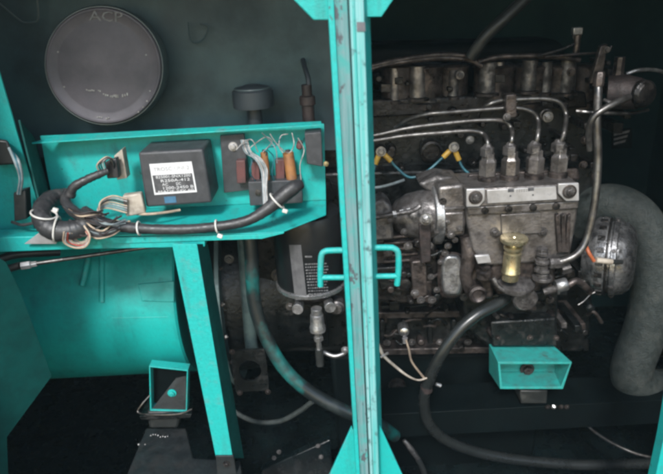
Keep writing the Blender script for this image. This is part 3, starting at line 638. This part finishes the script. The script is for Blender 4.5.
t = thing('shiny_stud', 'bright chrome stud behind the bend of the outer injector pipe', 'stud')
MB().bolt(at(548, 117, 1.14), FR, .007).build('stud', 'alu', t)
MB().ring(at(546, 115, 1.15), FR, .010, .002).build('washer', 'cast', t)

# injection pump
t = pump = thing('injection_pump', 'dirty cast fuel injection pump with a pale engraved plate across its top', 'injection pump')
body = MB().slab([(466, 206), (579, 200), (577, 218), (570, 256), (545, 262), (486, 266), (472, 250), (467, 222)], .975, .10).build('pump_body', 'cast_pump', t, .004, seg=3)
MB().slab([(465.5, 189.5), (579, 183.5), (579.5, 201), (466.5, 207.5)], .966, .10).build('head_casting', 'cast_pump', t, .002)
pl = MB().slab([(487, 190.2), (556, 186.6), (557, 199.5), (487.5, 203.6)], .9635, .006).build('engraved_plate', 'plate', t, .0006)
tt_ = MB(); v, f = text_mesh('■::::::■' if False else '::::::', at(523, 190.2, .9632), at(540, 189.3, .9632)-at(506, 191.1, .9632), UP, .008, .0002, width=pxm(13, .96)); tt_.add(v, f)
for x, y in ((511, 190.8), (531, 189.6)): tt_.slab([(x-3, y-1.5), (x+3, y-1.8), (x+3, y+1.2), (x-3, y+1.5)], .9630, .0008)
for x, y in ((510.5, 196), (533, 195)): tt_.slab([(x-.8, y-.8), (x+.8, y-.8), (x+.8, y+.8), (x-.8, y+.8)], .9630, .0008)
tt_.build('engraving', 'label_dark', pl)
for x, y, s_ in ((475.5, 197.3, -1), (569.5, 191.5, 1)):
    c = [(x-9, y-8), (x+9.5, y-8.6), (x+9.5, y+3), (x+4, y+9.5), (x-9, y+10)] if s_ < 0 else [(x-11, y-7.6), (x+9.5, y-8.4), (x+9.8, y+9.5), (x-3.5, y+10), (x-11, y+2)]
    tb = MB().slab(c, .959, .006).build('corner_lug', 'plate', t, .0015, seg=3)
    MB().lathe(at(x, y, .958), FR, [(-.002, .0118), (.0015, .0118), (.002, .009)], 28).build('washer', 'cast_dark', tb)
    MB().bolt(at(x, y, .9565), FR, .0062).build('bolt', 'cast', tb)
b = MB().slab([(467, 207), (579, 200.5), (578.5, 209), (468, 216)], .969, .02).build('lower_ledge', 'cast_pump', t, .003, seg=3)
for x, y in ((485, 210.5), (508.5, 209), (533, 207.5), (556, 206)): MB().lathe(at(x, y, .968), FR, [(-.002, .0062), (.003, .0062), (.0035, .004)], 18).build('plug', 'grime', t)
MB().slab([(501, 215), (541, 212.5), (542, 233), (502, 235.5)], .970, .01).build('access_cover', 'cast_pump', t, .001)
for x, y in ((495, 233), (543, 232)): MB().bolt(at(x, y, .972), FR, .0058).build('cover_bolt', 'cast', t)
for i in range(3): MB().slab([(556+i*6, 216), (559+i*6, 214), (563+i*3.5, 252), (558+i*3.5, 253)], .966, .012).build('rib', 'cast_dark', t, .0012)
for i, (x, y) in enumerate(holders):
    hb = at(x, y, HY); top = at(x, y-24, HY).z
    h_ = top-hb.z
    vh = MB().lathe(hb-UP*.004, UP, [(0, .0165), (.010, .0165), (.012, .014), (.014, .014)], 24).build('valve_holder', 'cast_dark', t)
    MB().lathe(hb+UP*.009, UP, [(0, .0158), (h_*.58, .0158), (h_*.66, .0125), (h_*.75, .0118), (h_*.9, .0118)], 6, .4+i*.7).build('hex_body', 'cast_pump', vh, .0006)
MB().hexa([(466, 186), (580, 180), (578, 168), (468, 174)], 1.035, [(466, 186), (580, 180), (578, 168), (468, 174)], 1.10).build('holder_clamp', 'cast_dark', t, .004)

# governor, left of the pump
t = thing('governor_housing', 'lumpy oily governor casting with a bright flange ring between post and pump', 'governor')
MB().slab([(438, 187), (464, 184), (467, 210), (465, 236), (440, 238)], .99, .10).build('rear_housing', 'cast_pump', t, .006, seg=3)
MB().slab([(444, 208), (466, 207), (466, 209.5), (444, 211)], .985, .02).build('ledge', 'cast', t, .001)
c = at(434, 214, 1.035)
MB().lathe(c, -RT, [(-.012, .052), (-.010, .056), (.004, .056), (.006, .052)], 48).build('flange_ring', 'alu', t, .001)
MB().lathe(c, -RT, [(.004, .047), (.020, .046), (.050, .040), (.070, .028), (.080, .014), (.084, .004)], 40).build('dome', 'cast', t)
MB().slab([(372, 204), (384, 199), (392, 206), (394, 240), (372, 242)], 1.0, .05).build('end_cover', 'cast', t, .005)
MB().slab([(418, 184), (438, 176), (456, 178), (460, 190), (430, 194)], 1.03, .06).build('top_boss', 'cast', t, .006)
MB().lathe(at(443, 201, .99), FR, [(-.003, .006), (.003, .006)], 16).build('dark_plug', 'grime', t)
MB().slab([(443, 213), (464, 212), (464, 232), (447, 234)], .984, .02).build('side_pad', 'cast_pump', t, .003)
MB().bolt(at(426, 219, .965), FR, .0075).build('lever_bolt', 'alu', t)
MB().tube([at(374, 218, .985), at(395, 214, .975), at(412, 211, .968), at(420, 206, .97)], .0042, 10).build('control_lever', 'cast', t)
for x in (393, 400, 407): MB().lathe(at(x, 214.5-(x-393)*.2, .975), RT+UP*.15, [(0, .0065), (.006, .0065)], 6).build('lever_nut', 'alu', t)
MB().slab([(419, 224), (431, 223), (431, 262), (421, 264)], .985, .015).build('rusty_bar', 'rust', t, .002)
for x, y, r_ in ((390, 220, .006), (404, 232, .007), (447, 222, .006), (451, 235, .008), (460, 229, .006), (437, 232, .005), (448, 246, .007), (455, 240, .006)): MB().bolt(at(x, y, .98), FR, r_*.62).build('small_bolt', 'cast', t)
t = thing('timing_cover', 'pale grey rounded aluminium cover below the governor casting', 'cover')
cc = at(452, 275, 1.035)
pts = []
for a in range(0, 360, 15):
    sx_ = math.cos(R(a)); sy_ = math.sin(R(a)); e = .62
    pts.append((452+11.5*math.copysign(abs(sx_)**e, sx_), 275+21.5*math.copysign(abs(sy_)**e, sy_)))
A = [at(x, y, 1.0) for x, y in pts]; B_ = [at(452+(x-452)*.8, 275+(y-275)*.88, .985) for x, y in pts]
MB().loft(A, B_).build('cover', 'alu', t, .004, seg=3)
MB().loft([at(451+(x-452)*1.18, 275+(y-275)*1.08, 1.006) for x, y in pts], A).build('flange', 'cast_dark', t)
for x, y in ((441, 262), (431, 277), (437, 290), (445, 253)): MB().bolt(at(x, y, .995), FR, .0042).build('bolt', 'cast', t)

t = thing('gear_case', 'dark stepped gear case behind the latch loop right of the post', 'gear case')
MB().slab([(372, 240), (436, 236), (440, 300), (420, 306), (372, 300)], 1.03, .12).build('case', 'grime', t, .005)
MB().slab([(411, 262), (426, 260), (428, 296), (413, 300)], 1.0, .03).build('pillar', 'cast_dark', t, .003)
MB().slab([(376, 268), (404, 266), (408, 288), (380, 290)], 1.01, .03).build('pad', 'block', t, .003)
MB().lathe(at(405, 284, 1.005), FR, [(-.01, .011), (.004, .011), (.005, .008)], 20).build('plug', 'grime', t)
for x, y in ((415, 293), (421, 300), (388, 252), (432, 300), (429, 246), (408, 246)): MB().bolt(at(x, y, 1.0), FR, .0055).build('bolt', 'cast', t)
for i in range(5): MB().slab([(384, 237+i*6), (418, 235+i*6), (418, 237+i*6), (384, 239.5+i*6)], 1.02, .02).build('rib', 'cast_dark', t, .001)
t = thing('sump_sender', 'shiny round plug with a thin wire hanging on the engine side', 'sender')
MB().lathe(at(404, 331, 1.12), FR, [(-.02, .012), (0, .012), (.006, .010), (.009, .004)], 24).build('plug', 'bright', t)
MB().lathe(at(405, 338, 1.115), -UP, [(0, .006), (.012, .005)], 12).build('terminal', 'plate', t)

# feed pump under the injection pump
t = thing('feed_pump', 'dark cast feed pump with round end cap under the injection pump', 'feed pump')
MB().slab([(492, 262), (556, 258), (556, 282), (540, 292), (498, 296), (490, 280)], .985, .08).build('body', 'cast_dark', t, .006, seg=3)
MB().lathe(at(516, 284, .975), UP+FR*.1, [(-.006, .032), (0, .034), (.004, .033), (.008, .026)], 36).build('flange', 'cast', t)
MB().lathe(at(525, 299, .965), FR+UP*-.1, [(-.05, .018), (-.012, .019), (-.010, .0225), (.004, .0225), (.008, .019)], 32).build('end_cap', 'cast', t)
MB().tube([at(493, 278, .965), at(500, 288, .96), at(512, 292, .958)], .0045, 10).build('boss_rim', 'cast', t)
for k in range(4): MB().lathe(at(542, 279-k*8, .965), UP, [(0, .0175-.0022*k), (.006, .0175-.0022*k), (.0065, .012-.0008*k), (.013, .012-.0008*k)], 6 if k % 2 else 24, .3).build('banjo_ring', 'cast', t, .0006)
t2 = thing('priming_plunger', 'gold coloured knurled priming plunger standing in front of the injection pump', 'primer')
pb = at(510, 279, .955); ax = (at(514, 240, .952)-pb).normalized(); L = (at(514, 240, .952)-pb).length
MB().lathe(pb, ax, [(0, .0145), (.012, .0145), (.014, .0165), (.017, .0165), (.019, .0150), (L*.68, .0150), (L*.70, .0125), (L*.76, .0125), (L*.78, .0160), (L*.84, .0160), (L*.87, .011)], 40).build('barrel', 'brass', t2)
MB().lathe(pb+ax*L*.87, ax, [(0, .010), (.004, .011), (.006, .021), (.009, .0235), (.014, .0235), (.016, .021), (.0165, .006), (.018, .005)], 40).build('knob', 'brass', t2)
t = thing('fuel_elbow', 'small dark cylinder with a bright square tab left of the gold plunger', 'fitting')
MB().slab([(475, 256), (489, 255), (491.5, 262.5), (478, 264)], .955, .006).build('tab', 'plate', t, .001)
MB().lathe(at(484, 277, .965), UP, [(0, .014), (.012, .014), (.015, .010), (.02, .010)], 24).build('cylinder', 'cast_dark', t)
MB().lathe(at(478, 295, .97), FR, [(-.03, .0165), (0, .0165), (.003, .013), (-.002, .008)], 28).build('round_boss', 'cast_dark', t)
MB().slab([(464, 236), (492, 250), (494, 300), (466, 298)], 1.0, .06).build('backing', 'cast_dark', t, .006)
b = thing('front_casting', 'dark oily casting bulging between the pale cover and feed pump', 'casting')
MB().tube([at(466, 236, .99), at(469, 255, .985), at(466, 275, .985), at(470, 292, .99)], [.011, .014, .012, .010], 16).build('bulge', 'cast_dark', b)
MB().slab([(462, 296), (560, 290), (556, 344), (490, 348), (466, 330)], 1.06, .1).build('lower_block', 'block', b, .006)
for x, y in ((464, 297), (500, 318), (520, 330), (540, 328), (472, 250), (488, 240), (550, 300)): MB().bolt(at(x, y, 1.0 if y < 290 else 1.055), FR, .0055).build('bolt', 'cast', b)

# right side pipework
t = thing('long_fuel_pipe', 'long grey steel pipe dropping right of the pump and hooking left', 'fuel pipe')
MB().tube([at(*q) for q in ((598, 80, 1.0), (598, 95, .99), (597, 125, .98), (598, 160, .975), (595, 200, .965), (588, 235, .96), (579, 252, .955), (566, 260, .955), (552, 263, .96))], pxm(3.7, .97), 14, 8).build('tube', 'pipe', t)
MB().lathe(at(598, 86, .995), UP, [(0, .009), (.02, .009), (.023, .007)], 6).build('upper_nut', 'cast_dark', t, .0005)
MB().lathe(at(556, 263, .958), RT, [(-.012, .010), (.008, .010), (.01, .008)], 6).build('lower_nut', 'cast', t, .0005)
t = thing('upper_fuel_pipe', 'short grey pipe arching from the round cap down to the long pipe', 'fuel pipe')
MB().tube([at(*q) for q in ((590, 150, .99), (589, 132, .985), (594, 117, .98), (606, 108, .98), (618, 102, .985), (629, 97, 1.0))], pxm(3.3, .97), 14, 8).build('tube', 'pipe', t)
t = thing('thermostat_cap', 'dull brown cylindrical cap with rounded end at the upper right', 'cap')
MB().tube([at(607, 92, 1.06), at(622, 92, 1.05), at(640, 94, 1.03)], [.028, .030, .026], 24, 3).build('barrel', 'rust', t)
MB().lathe(at(645, 94, 1.015), FR+RT*.3, [(-.03, .022), (0, .023), (.006, .018), (.008, .006)], 28).build('end_cap', 'grime', t)
MB().lathe(at(619, 66, 1.06), UP, [(-.02, .010), (.015, .009)], 8).build('spigot', 'cast_dark', t)
MB().tube([at(604, 100, 1.0), at(612, 103, .99), at(622, 104, 1.0)], .003, 8).build('clip', 'cast', t)
tag(MB().tube([at(576, 111, 1.04), at(600, 113, 1.03), at(630, 113.5, 1.04), at(648, 110, 1.06)], .003, 8).build('link_rod', 'pipe'), 'thin grey rod level behind the two right hand fuel pipes', 'rod')
tag(MB().tube([at(626, 74, 1.06), at(640, 70, 1.06), at(660, 71, 1.07), at(680, 80, 1.08)], .0034, 8).build('bright_cable', 'alu'), 'thin bright sheathed cable at the top right edge', 'cable')
t = thing('throttle_link', 'dark lever linkage rising above the long fuel pipe', 'lever')
MB().slab([(601, 46), (608, 44), (604, 70), (596, 84), (590, 84)], 1.08, .012).build('lever', 'cast_dark', t, .002)
MB().bolt(at(607, 50, 1.078), FR, .004).build('pivot', 'cast', t)
for i in range(16):
    x = 560+random.uniform(0, 66); y = random.uniform(60, 170); s_ = random.uniform(4, 11)
    MB().slab([(x, y), (x+s_, y-.5), (x+s_*.9, y+s_), (x, y+s_)], random.uniform(1.09, 1.14), .08).build('bracket', 'grime', eng, .002)
for x, y in ((571, 72), (585, 140), (583, 165), (596, 176)): MB().bolt(at(x, y, 1.08), FR, .0055).build('nut', 'cast_dark', eng)
t = thing('arrow_sticker', 'faint worn grey arrow sticker on the dark wall at the right', 'sticker')
MB().slab([(612, 130), (632, 128), (632, 148), (612, 149)], 1.30, .002).build('backing', 'cover_black', t)
b = MB()
for i in range(3): b.slab([(614, 134+i*4.5), (630-i*2, 130+i*4.8), (629-i*2, 132.5+i*4.8), (614, 136+i*4.5)], 1.298, .001)
b.build('arrow_marks', 'print_grey', t)

# union below
t = thing('inlet_union', 'pale cylindrical union with dark ends right of the feed pump', 'fitting')
d_ = (at(575, 284, .97)-at(545, 292, .97)).normalized()
MB().lathe(at(543, 292, .97), d_, [(0, .007), (.022, .007), (.0225, .012), (.027, .012)], 16).build('stem', 'cast', t)
MB().lathe(at(556, 286.5, .965), d_, [(0, .0108), (.002, .0118), (.018, .0118), (.02, .0108)], 28).build('sleeve', 'alu', t)
MB().tube([at(568, 285, .968), at(576, 281, .97), at(583, 285, .975), at(590, 292, .98)], .0065, 12).build('elbow', 'cast_dark', t)
MB().lathe(at(561, 269, .975), d_, [(0, .011), (.016, .011)], 6).build('side_nut', 'cast', t, .0006)
tag(MB().tube([at(578, 305, .98), at(584, 301, .98), at(590, 295, .98), at(595, 292, .98)], .0012, 6).build('snipped_wire', 'pipe'), 'short bright wire stub below the charging alternator', 'wire')

# charging alternator
t = thing('charging_alternator', 'silvery round charging alternator with slotted shell at the right', 'alternator')
ca = at(595, 255, 1.08); axc = (RT+FR*.55+UP*.05).normalized()
ra = pxm(40, 1.06)
MB().lathe(ca, axc, [(-.02, ra*.7), (0, ra*.97), (.004, ra), (.022, ra), (.024, ra*.93), (.030, ra*.93), (.032, ra*1.03), (.040, ra*1.03), (.042, ra*.97), (.056, ra*.92), (.066, ra*.8), (.072, ra*.6), (.073, ra*.3)], 64).build('shell', 'alu_oily', t)
MB().lathe(ca, axc, [(.0225, ra*1.0), (.0235, ra*1.02), (.0255, ra*1.02), (.0265, ra*.95)], 64).build('joint_band', 'grime', t)
u_ = axc.orthogonal().normalized(); v_ = axc.cross(u_)
for i in range(20):
    a = 2*math.pi*i/20; d = u_*math.cos(a)+v_*math.sin(a)
    if d.y > .3: continue
    q = ca+axc*.013+d*ra
    Mx = Matrix((axc, d.cross(axc), d)).transposed()
    MB().box(q, (.013, .010, .004), Mx).build('slot', 'grime', t, .0006)
    if i % 3 == 0: MB().bolt(ca+axc*.036+d*ra*1.02, d, .004).build('bolt', 'cast', t)
t2 = thing('battery_lead', 'orange red wire with a pale plug on the silvery alternator', 'wire')
MB().tube([at(586, 246, .985), at(589, 253, .975), at(594, 261, .975)], .0034, 10).build('wire', 'lug_orange', t2)
MB().tube([at(596, 260, .975), at(604, 261, .975), at(612, 262, .975)], .0052, 10).build('plug', 'beige', t2)
MB().tube([at(612, 262, .975), at(622, 262, .98)], .004, 10, 1).build('dark_end', 'rubber', t2)

# radiator hose
t = thing('radiator_hose', 'thick dull grey rubber hose looping down the right edge', 'hose')
P = [(575, 225, 1.20), (592, 208, 1.16), (615, 205, 1.12), (638, 219, 1.09), (653, 250, 1.07), (654, 290, 1.06), (645, 330, 1.06), (634, 360, 1.06), (632, 378, 1.06), (645, 387, 1.07), (668, 388, 1.09), (700, 386, 1.12)]
MB().tube([at(*q) for q in P], pxm(21.5, 1.07), 32, 10).build('hose_wall', 'rubber_grey', t)

# ground wires with yellow lugs
t = thing('glow_wire', 'blue green wire drooping between two yellow terminals', 'wire')
MB().tube([at(*q) for q in ((389, 158, 1.11), (396, 167, 1.105), (410, 177.5, 1.10), (426, 172, 1.10), (440, 160, 1.105), (446, 154, 1.11))], .0026, 10).build('wire', 'wire_blue', t)
for a, c in (((384, 154.5), (391, 161)), ((450, 150.5), (443, 157.5))): MB().tube([at(*a, 1.108), at(*c, 1.106)], .0052, 12, 1).build('yellow_terminal', 'lug_yellow', t)
t = thing('glow_wire', 'blue wire with yellow terminal running from the right stud behind the pump', 'wire')
MB().tube([at(*q) for q in ((458, 158, 1.11), (463, 168, 1.105), (471, 175, 1.10), (480, 179, 1.11))], .0026, 10).build('wire', 'wire_blue', t)
MB().tube([at(455, 151, 1.108), at(459, 160, 1.106)], .0052, 12, 1).build('yellow_terminal', 'lug_yellow', t)
t = thing('glow_wire', 'wire with yellow terminal dropping from the left stud beside the post', 'wire')
MB().tube([at(*q) for q in ((376, 162, 1.11), (373, 172, 1.105), (366, 185, 1.10), (360, 195, 1.10))], .0026, 10).build('wire', 'wire_blue', t)
MB().tube([at(379, 155, 1.108), at(375, 164, 1.106)], .0052, 12, 1).build('yellow_terminal', 'lug_yellow', t)
tag(MB().bolt(at(381, 151.5, 1.10), FR, .0066).build('terminal_stud', 'alu'), 'bright stud holding two yellow terminals close beside the post', 'stud', 'glow plug studs')
tag(MB().bolt(at(454, 147, 1.10), FR, .0066).build('terminal_stud', 'alu'), 'bright stud holding two yellow terminals left of the pump', 'stud', 'glow plug studs')
tag(MB().tube([at(366, 188, 1.08), at(380, 187, 1.08), at(392, 184, 1.08), at(404, 180, 1.09)], .0028, 8).build('thin_cable', 'wire_grey'), 'thin grey cable leaving the post above the governor dome', 'cable')
tag(MB().lathe(at(430, 150, 1.19), FR, [(0, .022), (.02, .022), (.022, .018), (.014, .016)], 32).build('core_plug', 'grime'), 'round dark core plug in the block behind the yellow terminals', 'plug')

# hoses in front of sump
t = thing('fuel_hose', 'glossy black hose bending from the feed pump down along the floor', 'hose')
P = [(508, 296, 1.0), (497, 304, .99), (478, 314, .975), (458, 331, .965), (441, 355, .96), (429, 380, .965), (424, 402, .97), (430, 425, .98), (450, 442, .99), (490, 455, 1.0), (540, 462, 1.0), (600, 465, 1.0), (680, 462, 1.0)]
MB().tube([at(*q) for q in P], pxm(6.3, .97), 18, 10).build('hose_wall', 'rubber_gloss', t)
MB().lathe(at(426.5, 388, .967), UP, [(-.006, .0118), (.006, .0118)], 24).build('hose_clip', 'rust', t)
MB().lathe(at(436, 384, .96), RT-UP*.5, [(0, .0035), (.010, .004)], 10).build('clip_screw', 'alu', t)
t = thing('beige_wire', 'beige taped wire running from the post to the black hose clip', 'wire')
MB().tube([at(*q) for q in ((372, 335, .97), (379, 347, .965), (384, 356, .96), (396, 367, .955), (408, 376, .95), (418, 380, .95), (427, 378, .952))], [.004, .0042, .003, .0028, .0022, .0018, .0018], 10).build('wire', 'beige', t)
MB().tube([at(381, 357, .96), at(388, 353, .955)], .0025, 8, 1).build('tape_end', 'wire_white', t)
tag(MB().tube([at(*q) for q in ((406, 340, 1.10), (409, 350, 1.08), (412, 362, 1.03), (424, 378, .958))], .0022, 8).build('sender_wire', 'wire_tan'), 'thin wire dropping from the shiny plug to the hose clip', 'wire')
tag(MB().tube([at(*q) for q in ((425, 317, 1.1), (436, 307, 1.06), (448, 296, 1.03), (455, 290, 1.02))], .002, 8).build('curved_wire', 'grime'), 'thin dark wire curving below the pale timing cover', 'wire')
tag(MB().tube([at(*q) for q in ((580, 418, 1.1), (595, 432, 1.08), (618, 446, 1.06), (645, 456, 1.04), (680, 460, 1.03))], .0035, 10).build('brake_tube', 'pipe'), 'thin grey tube curving to the lower right corner', 'tube')
t = thing('bottom_fitting', 'small shiny metal nozzle near the bottom just right of the post', 'fitting')
MB().tube([at(404, 440, .98), at(411, 449, .975), at(418, 459, .97)], [.004, .0062, .005], 12).build('nozzle', 'cast', t)
MB().tube([at(418, 459, .97), at(424, 472, .97), at(428, 490, .97)], .006, 12).build('tail', 'rubber', t)
tag(MB().lathe(at(397, 385, 1.16), FR, [(0, .020), (.02, .020), (.022, .014), (.03, .013)], 28).build('drain_plug', 'grime'), 'dark round drain plug on the sump right of the post', 'plug')

# right mount
t = thing('engine_mount', 'green box bracket with open front and dark bolt under the engine', 'mount')
boxtube([(498, 362), (572, 362), (563, 389), (500, 389)], .985, .06, 2.2, t, 'teal_grimy', back=[(489, 344), (553, 345), (556, 372), (489, 372)], Yb=1.05)
MB().slab([(497, 364), (566, 364), (560, 385), (500, 387)], 1.045, .004).build('inner_plate', 'teal_grimy', t)
MB().bolt(at(527, 369, 1.04), FR, .010).build('bolt', 'rust', t)
t = thing('right_rubber_mount', 'dark rubber pad and studs under the green engine bracket', 'rubber mount')
MB().slab([(520, 390.5), (548, 390.5), (547, 404), (521, 404)], 1.0, .05).build('pad', 'rubber', t, .003)
for x in (548, 554, 561, 567): MB().bolt(at(x, 407, .995), FR, .0036).build('stud', 'bright' if x == 554 else 'cast_dark', t)
zr = at(540, 408, 1.0).z
t = thing('base_rail', 'black oily base rail lying under the right rubber mount', 'rail')
MB().box((.42, 1.05, zr-.03), (.75, .09, .06)).build('rail', 'cover_black', t, .001)
ft = MB().hexa([(490, 322), (556, 318), (558, 346), (492, 347)], 1.03, [(490, 300), (556, 298), (556, 330), (490, 332)], 1.12).build('engine_foot', 'block', eng, .004)
for x in (498, 530, 556): MB().bolt(at(x, 338, 1.03), FR, .0045).build('bolt', 'cast_dark', ft)
# studs and scraps at the bottom left of the post
t = thing('clip_rail', 'dark floor rail with little glinting clips left of the post foot', 'rail')
for x, y in ((274, 458), (279, 452), (318, 446), (321, 457)): MB().bolt(at(x, y, 1.08), FR+UP*.4, .0035).build('clip', 'cast', t)
MB().slab([(262, 470), (330, 440), (335, 500), (250, 500)], 1.085, .02).build('rail_bar', 'floor_oil', t, .002)

# ------------------------------------------------------------------ centre post
t = thing('door_post', 'scratched green steel post with latch loop standing upright in the middle', 'post')
PY = .70
def ex(f, y):      # x at fraction f across the post
    l = 327.5+.0605*y; r = 368.5+.029*y; return l+(r-l)*f
def strip(f0, f1, Y, d, name, m_, bev=.0008):
    ys = (-118, 585)
    return MB().slab([(ex(f0, ys[0]), ys[0]), (ex(f1, ys[0]), ys[0]), (ex(f1, ys[1]), ys[1]), (ex(f0, ys[1]), ys[1])], Y, d).build(name, m_, t, bev)
strip(0, .15, .697, .05, 'edge_lip', 'teal_clean')
strip(.15, .48, .701, .03, 'rubbed_face', 'post_scratch')
strip(.48, .53, .706, .02, 'groove', 'seam', 0)
strip(.53, .66, .700, .03, 'inner_bead', 'post_face', .0015)
strip(.66, .88, .698, .03, 'outer_face', 'post_face', .0012)
A = [at(ex(.88, -118), -118, .699), at(ex(.88, 585), 585, .699), at(ex(1.03, 585), 585, .745), at(ex(1.03, -118), -118, .745)]
MB().loft(A, [a+Vector((-.003, 0, 0)) for a in A]).build('side_return', 'teal_paint', t)
MB().slab([(356.5, 22), (365, 22), (365.5, 31.5), (357, 31.5)], .6972, .0005).build('bare_patch', 'primer', t)
b = MB()
pr_ = pxm(3.1, .74)
lp = MB().tube([at(ex(.5, 251), 250, .735), at(332, 250.5, .735), at(325, 251.5, .735), at(321.5, 255.5, .735), at(320.5, 270, .735), at(320.5, 286, .735)], pr_, 14, 6).build('latch_loop', 'teal_clean', t)
MB().tube([at(321, 277.5, .735), at(ex(.5, 277), 277.5, .735)], pr_*.92, 14, 1).build('lower_bar', 'teal_clean', lp)
lp = MB().tube([at(ex(.5, 248), 248, .735), at(387, 247.5, .735), at(394, 248.5, .735), at(398, 253, .735), at(398.5, 268, .735), at(397, 285, .735)], pr_, 14, 6).build('latch_loop', 'teal_clean', t)
MB().tube([at(398, 276, .735), at(ex(.5, 276), 276.5, .735)], pr_*.92, 14, 1).build('lower_bar', 'teal_clean', lp)
MB().slab([(282, -16), (293, -1), (313.5, 20), (333, 20), (333, -16)], .722, .005).build('gusset', 'teal_clean', t, .0008)
MB().slab([(366, -16), (403, -16), (393, 0), (381.5, 17), (366, 17)], .722, .005).build('gusset', 'teal_clean', t, .0008)
MB().slab([(283, 580), (330, 474), (351.5, 427), (358, 440), (368, 580)], .722, .005).build('gusset', 'teal_clean', t, .0008)
MB().slab([(376, 420), (380, 426), (402, 474), (455, 580), (376, 580)], .722, .005).build('gusset', 'teal_paint', t, .0008)
t = thing('corner_post', 'sliver of green post at the bottom right corner of the opening', 'post')
MB().slab([(634, 575), (664, 438), (762, -118), (800, -118), (700, 438), (680, 575)], .72, .02).build('post_face', 'teal_paint', t, .001)

# ------------------------------------------------------------------ origins: put each thing's origin at its base
bpy.context.view_layer.update()
def kids(o): return [c for c in C.objects if c.parent == o]
for o in [o for o in C.objects if o.parent is None and o.type in ('EMPTY', 'MESH')]:
    fam = [o]+kids(o)
    for c in kids(o): fam += kids(c)
    ms = [c for c in fam if c.type == 'MESH']
    vs = [v.co for c in ms for v in c.data.vertices]
    if not vs: continue
    base = Vector(((min(v.x for v in vs)+max(v.x for v in vs))/2, (min(v.y for v in vs)+max(v.y for v in vs))/2, min(v.z for v in vs)))
    for c in ms: c.data.transform(Matrix.Translation(-base))
    o.location = base
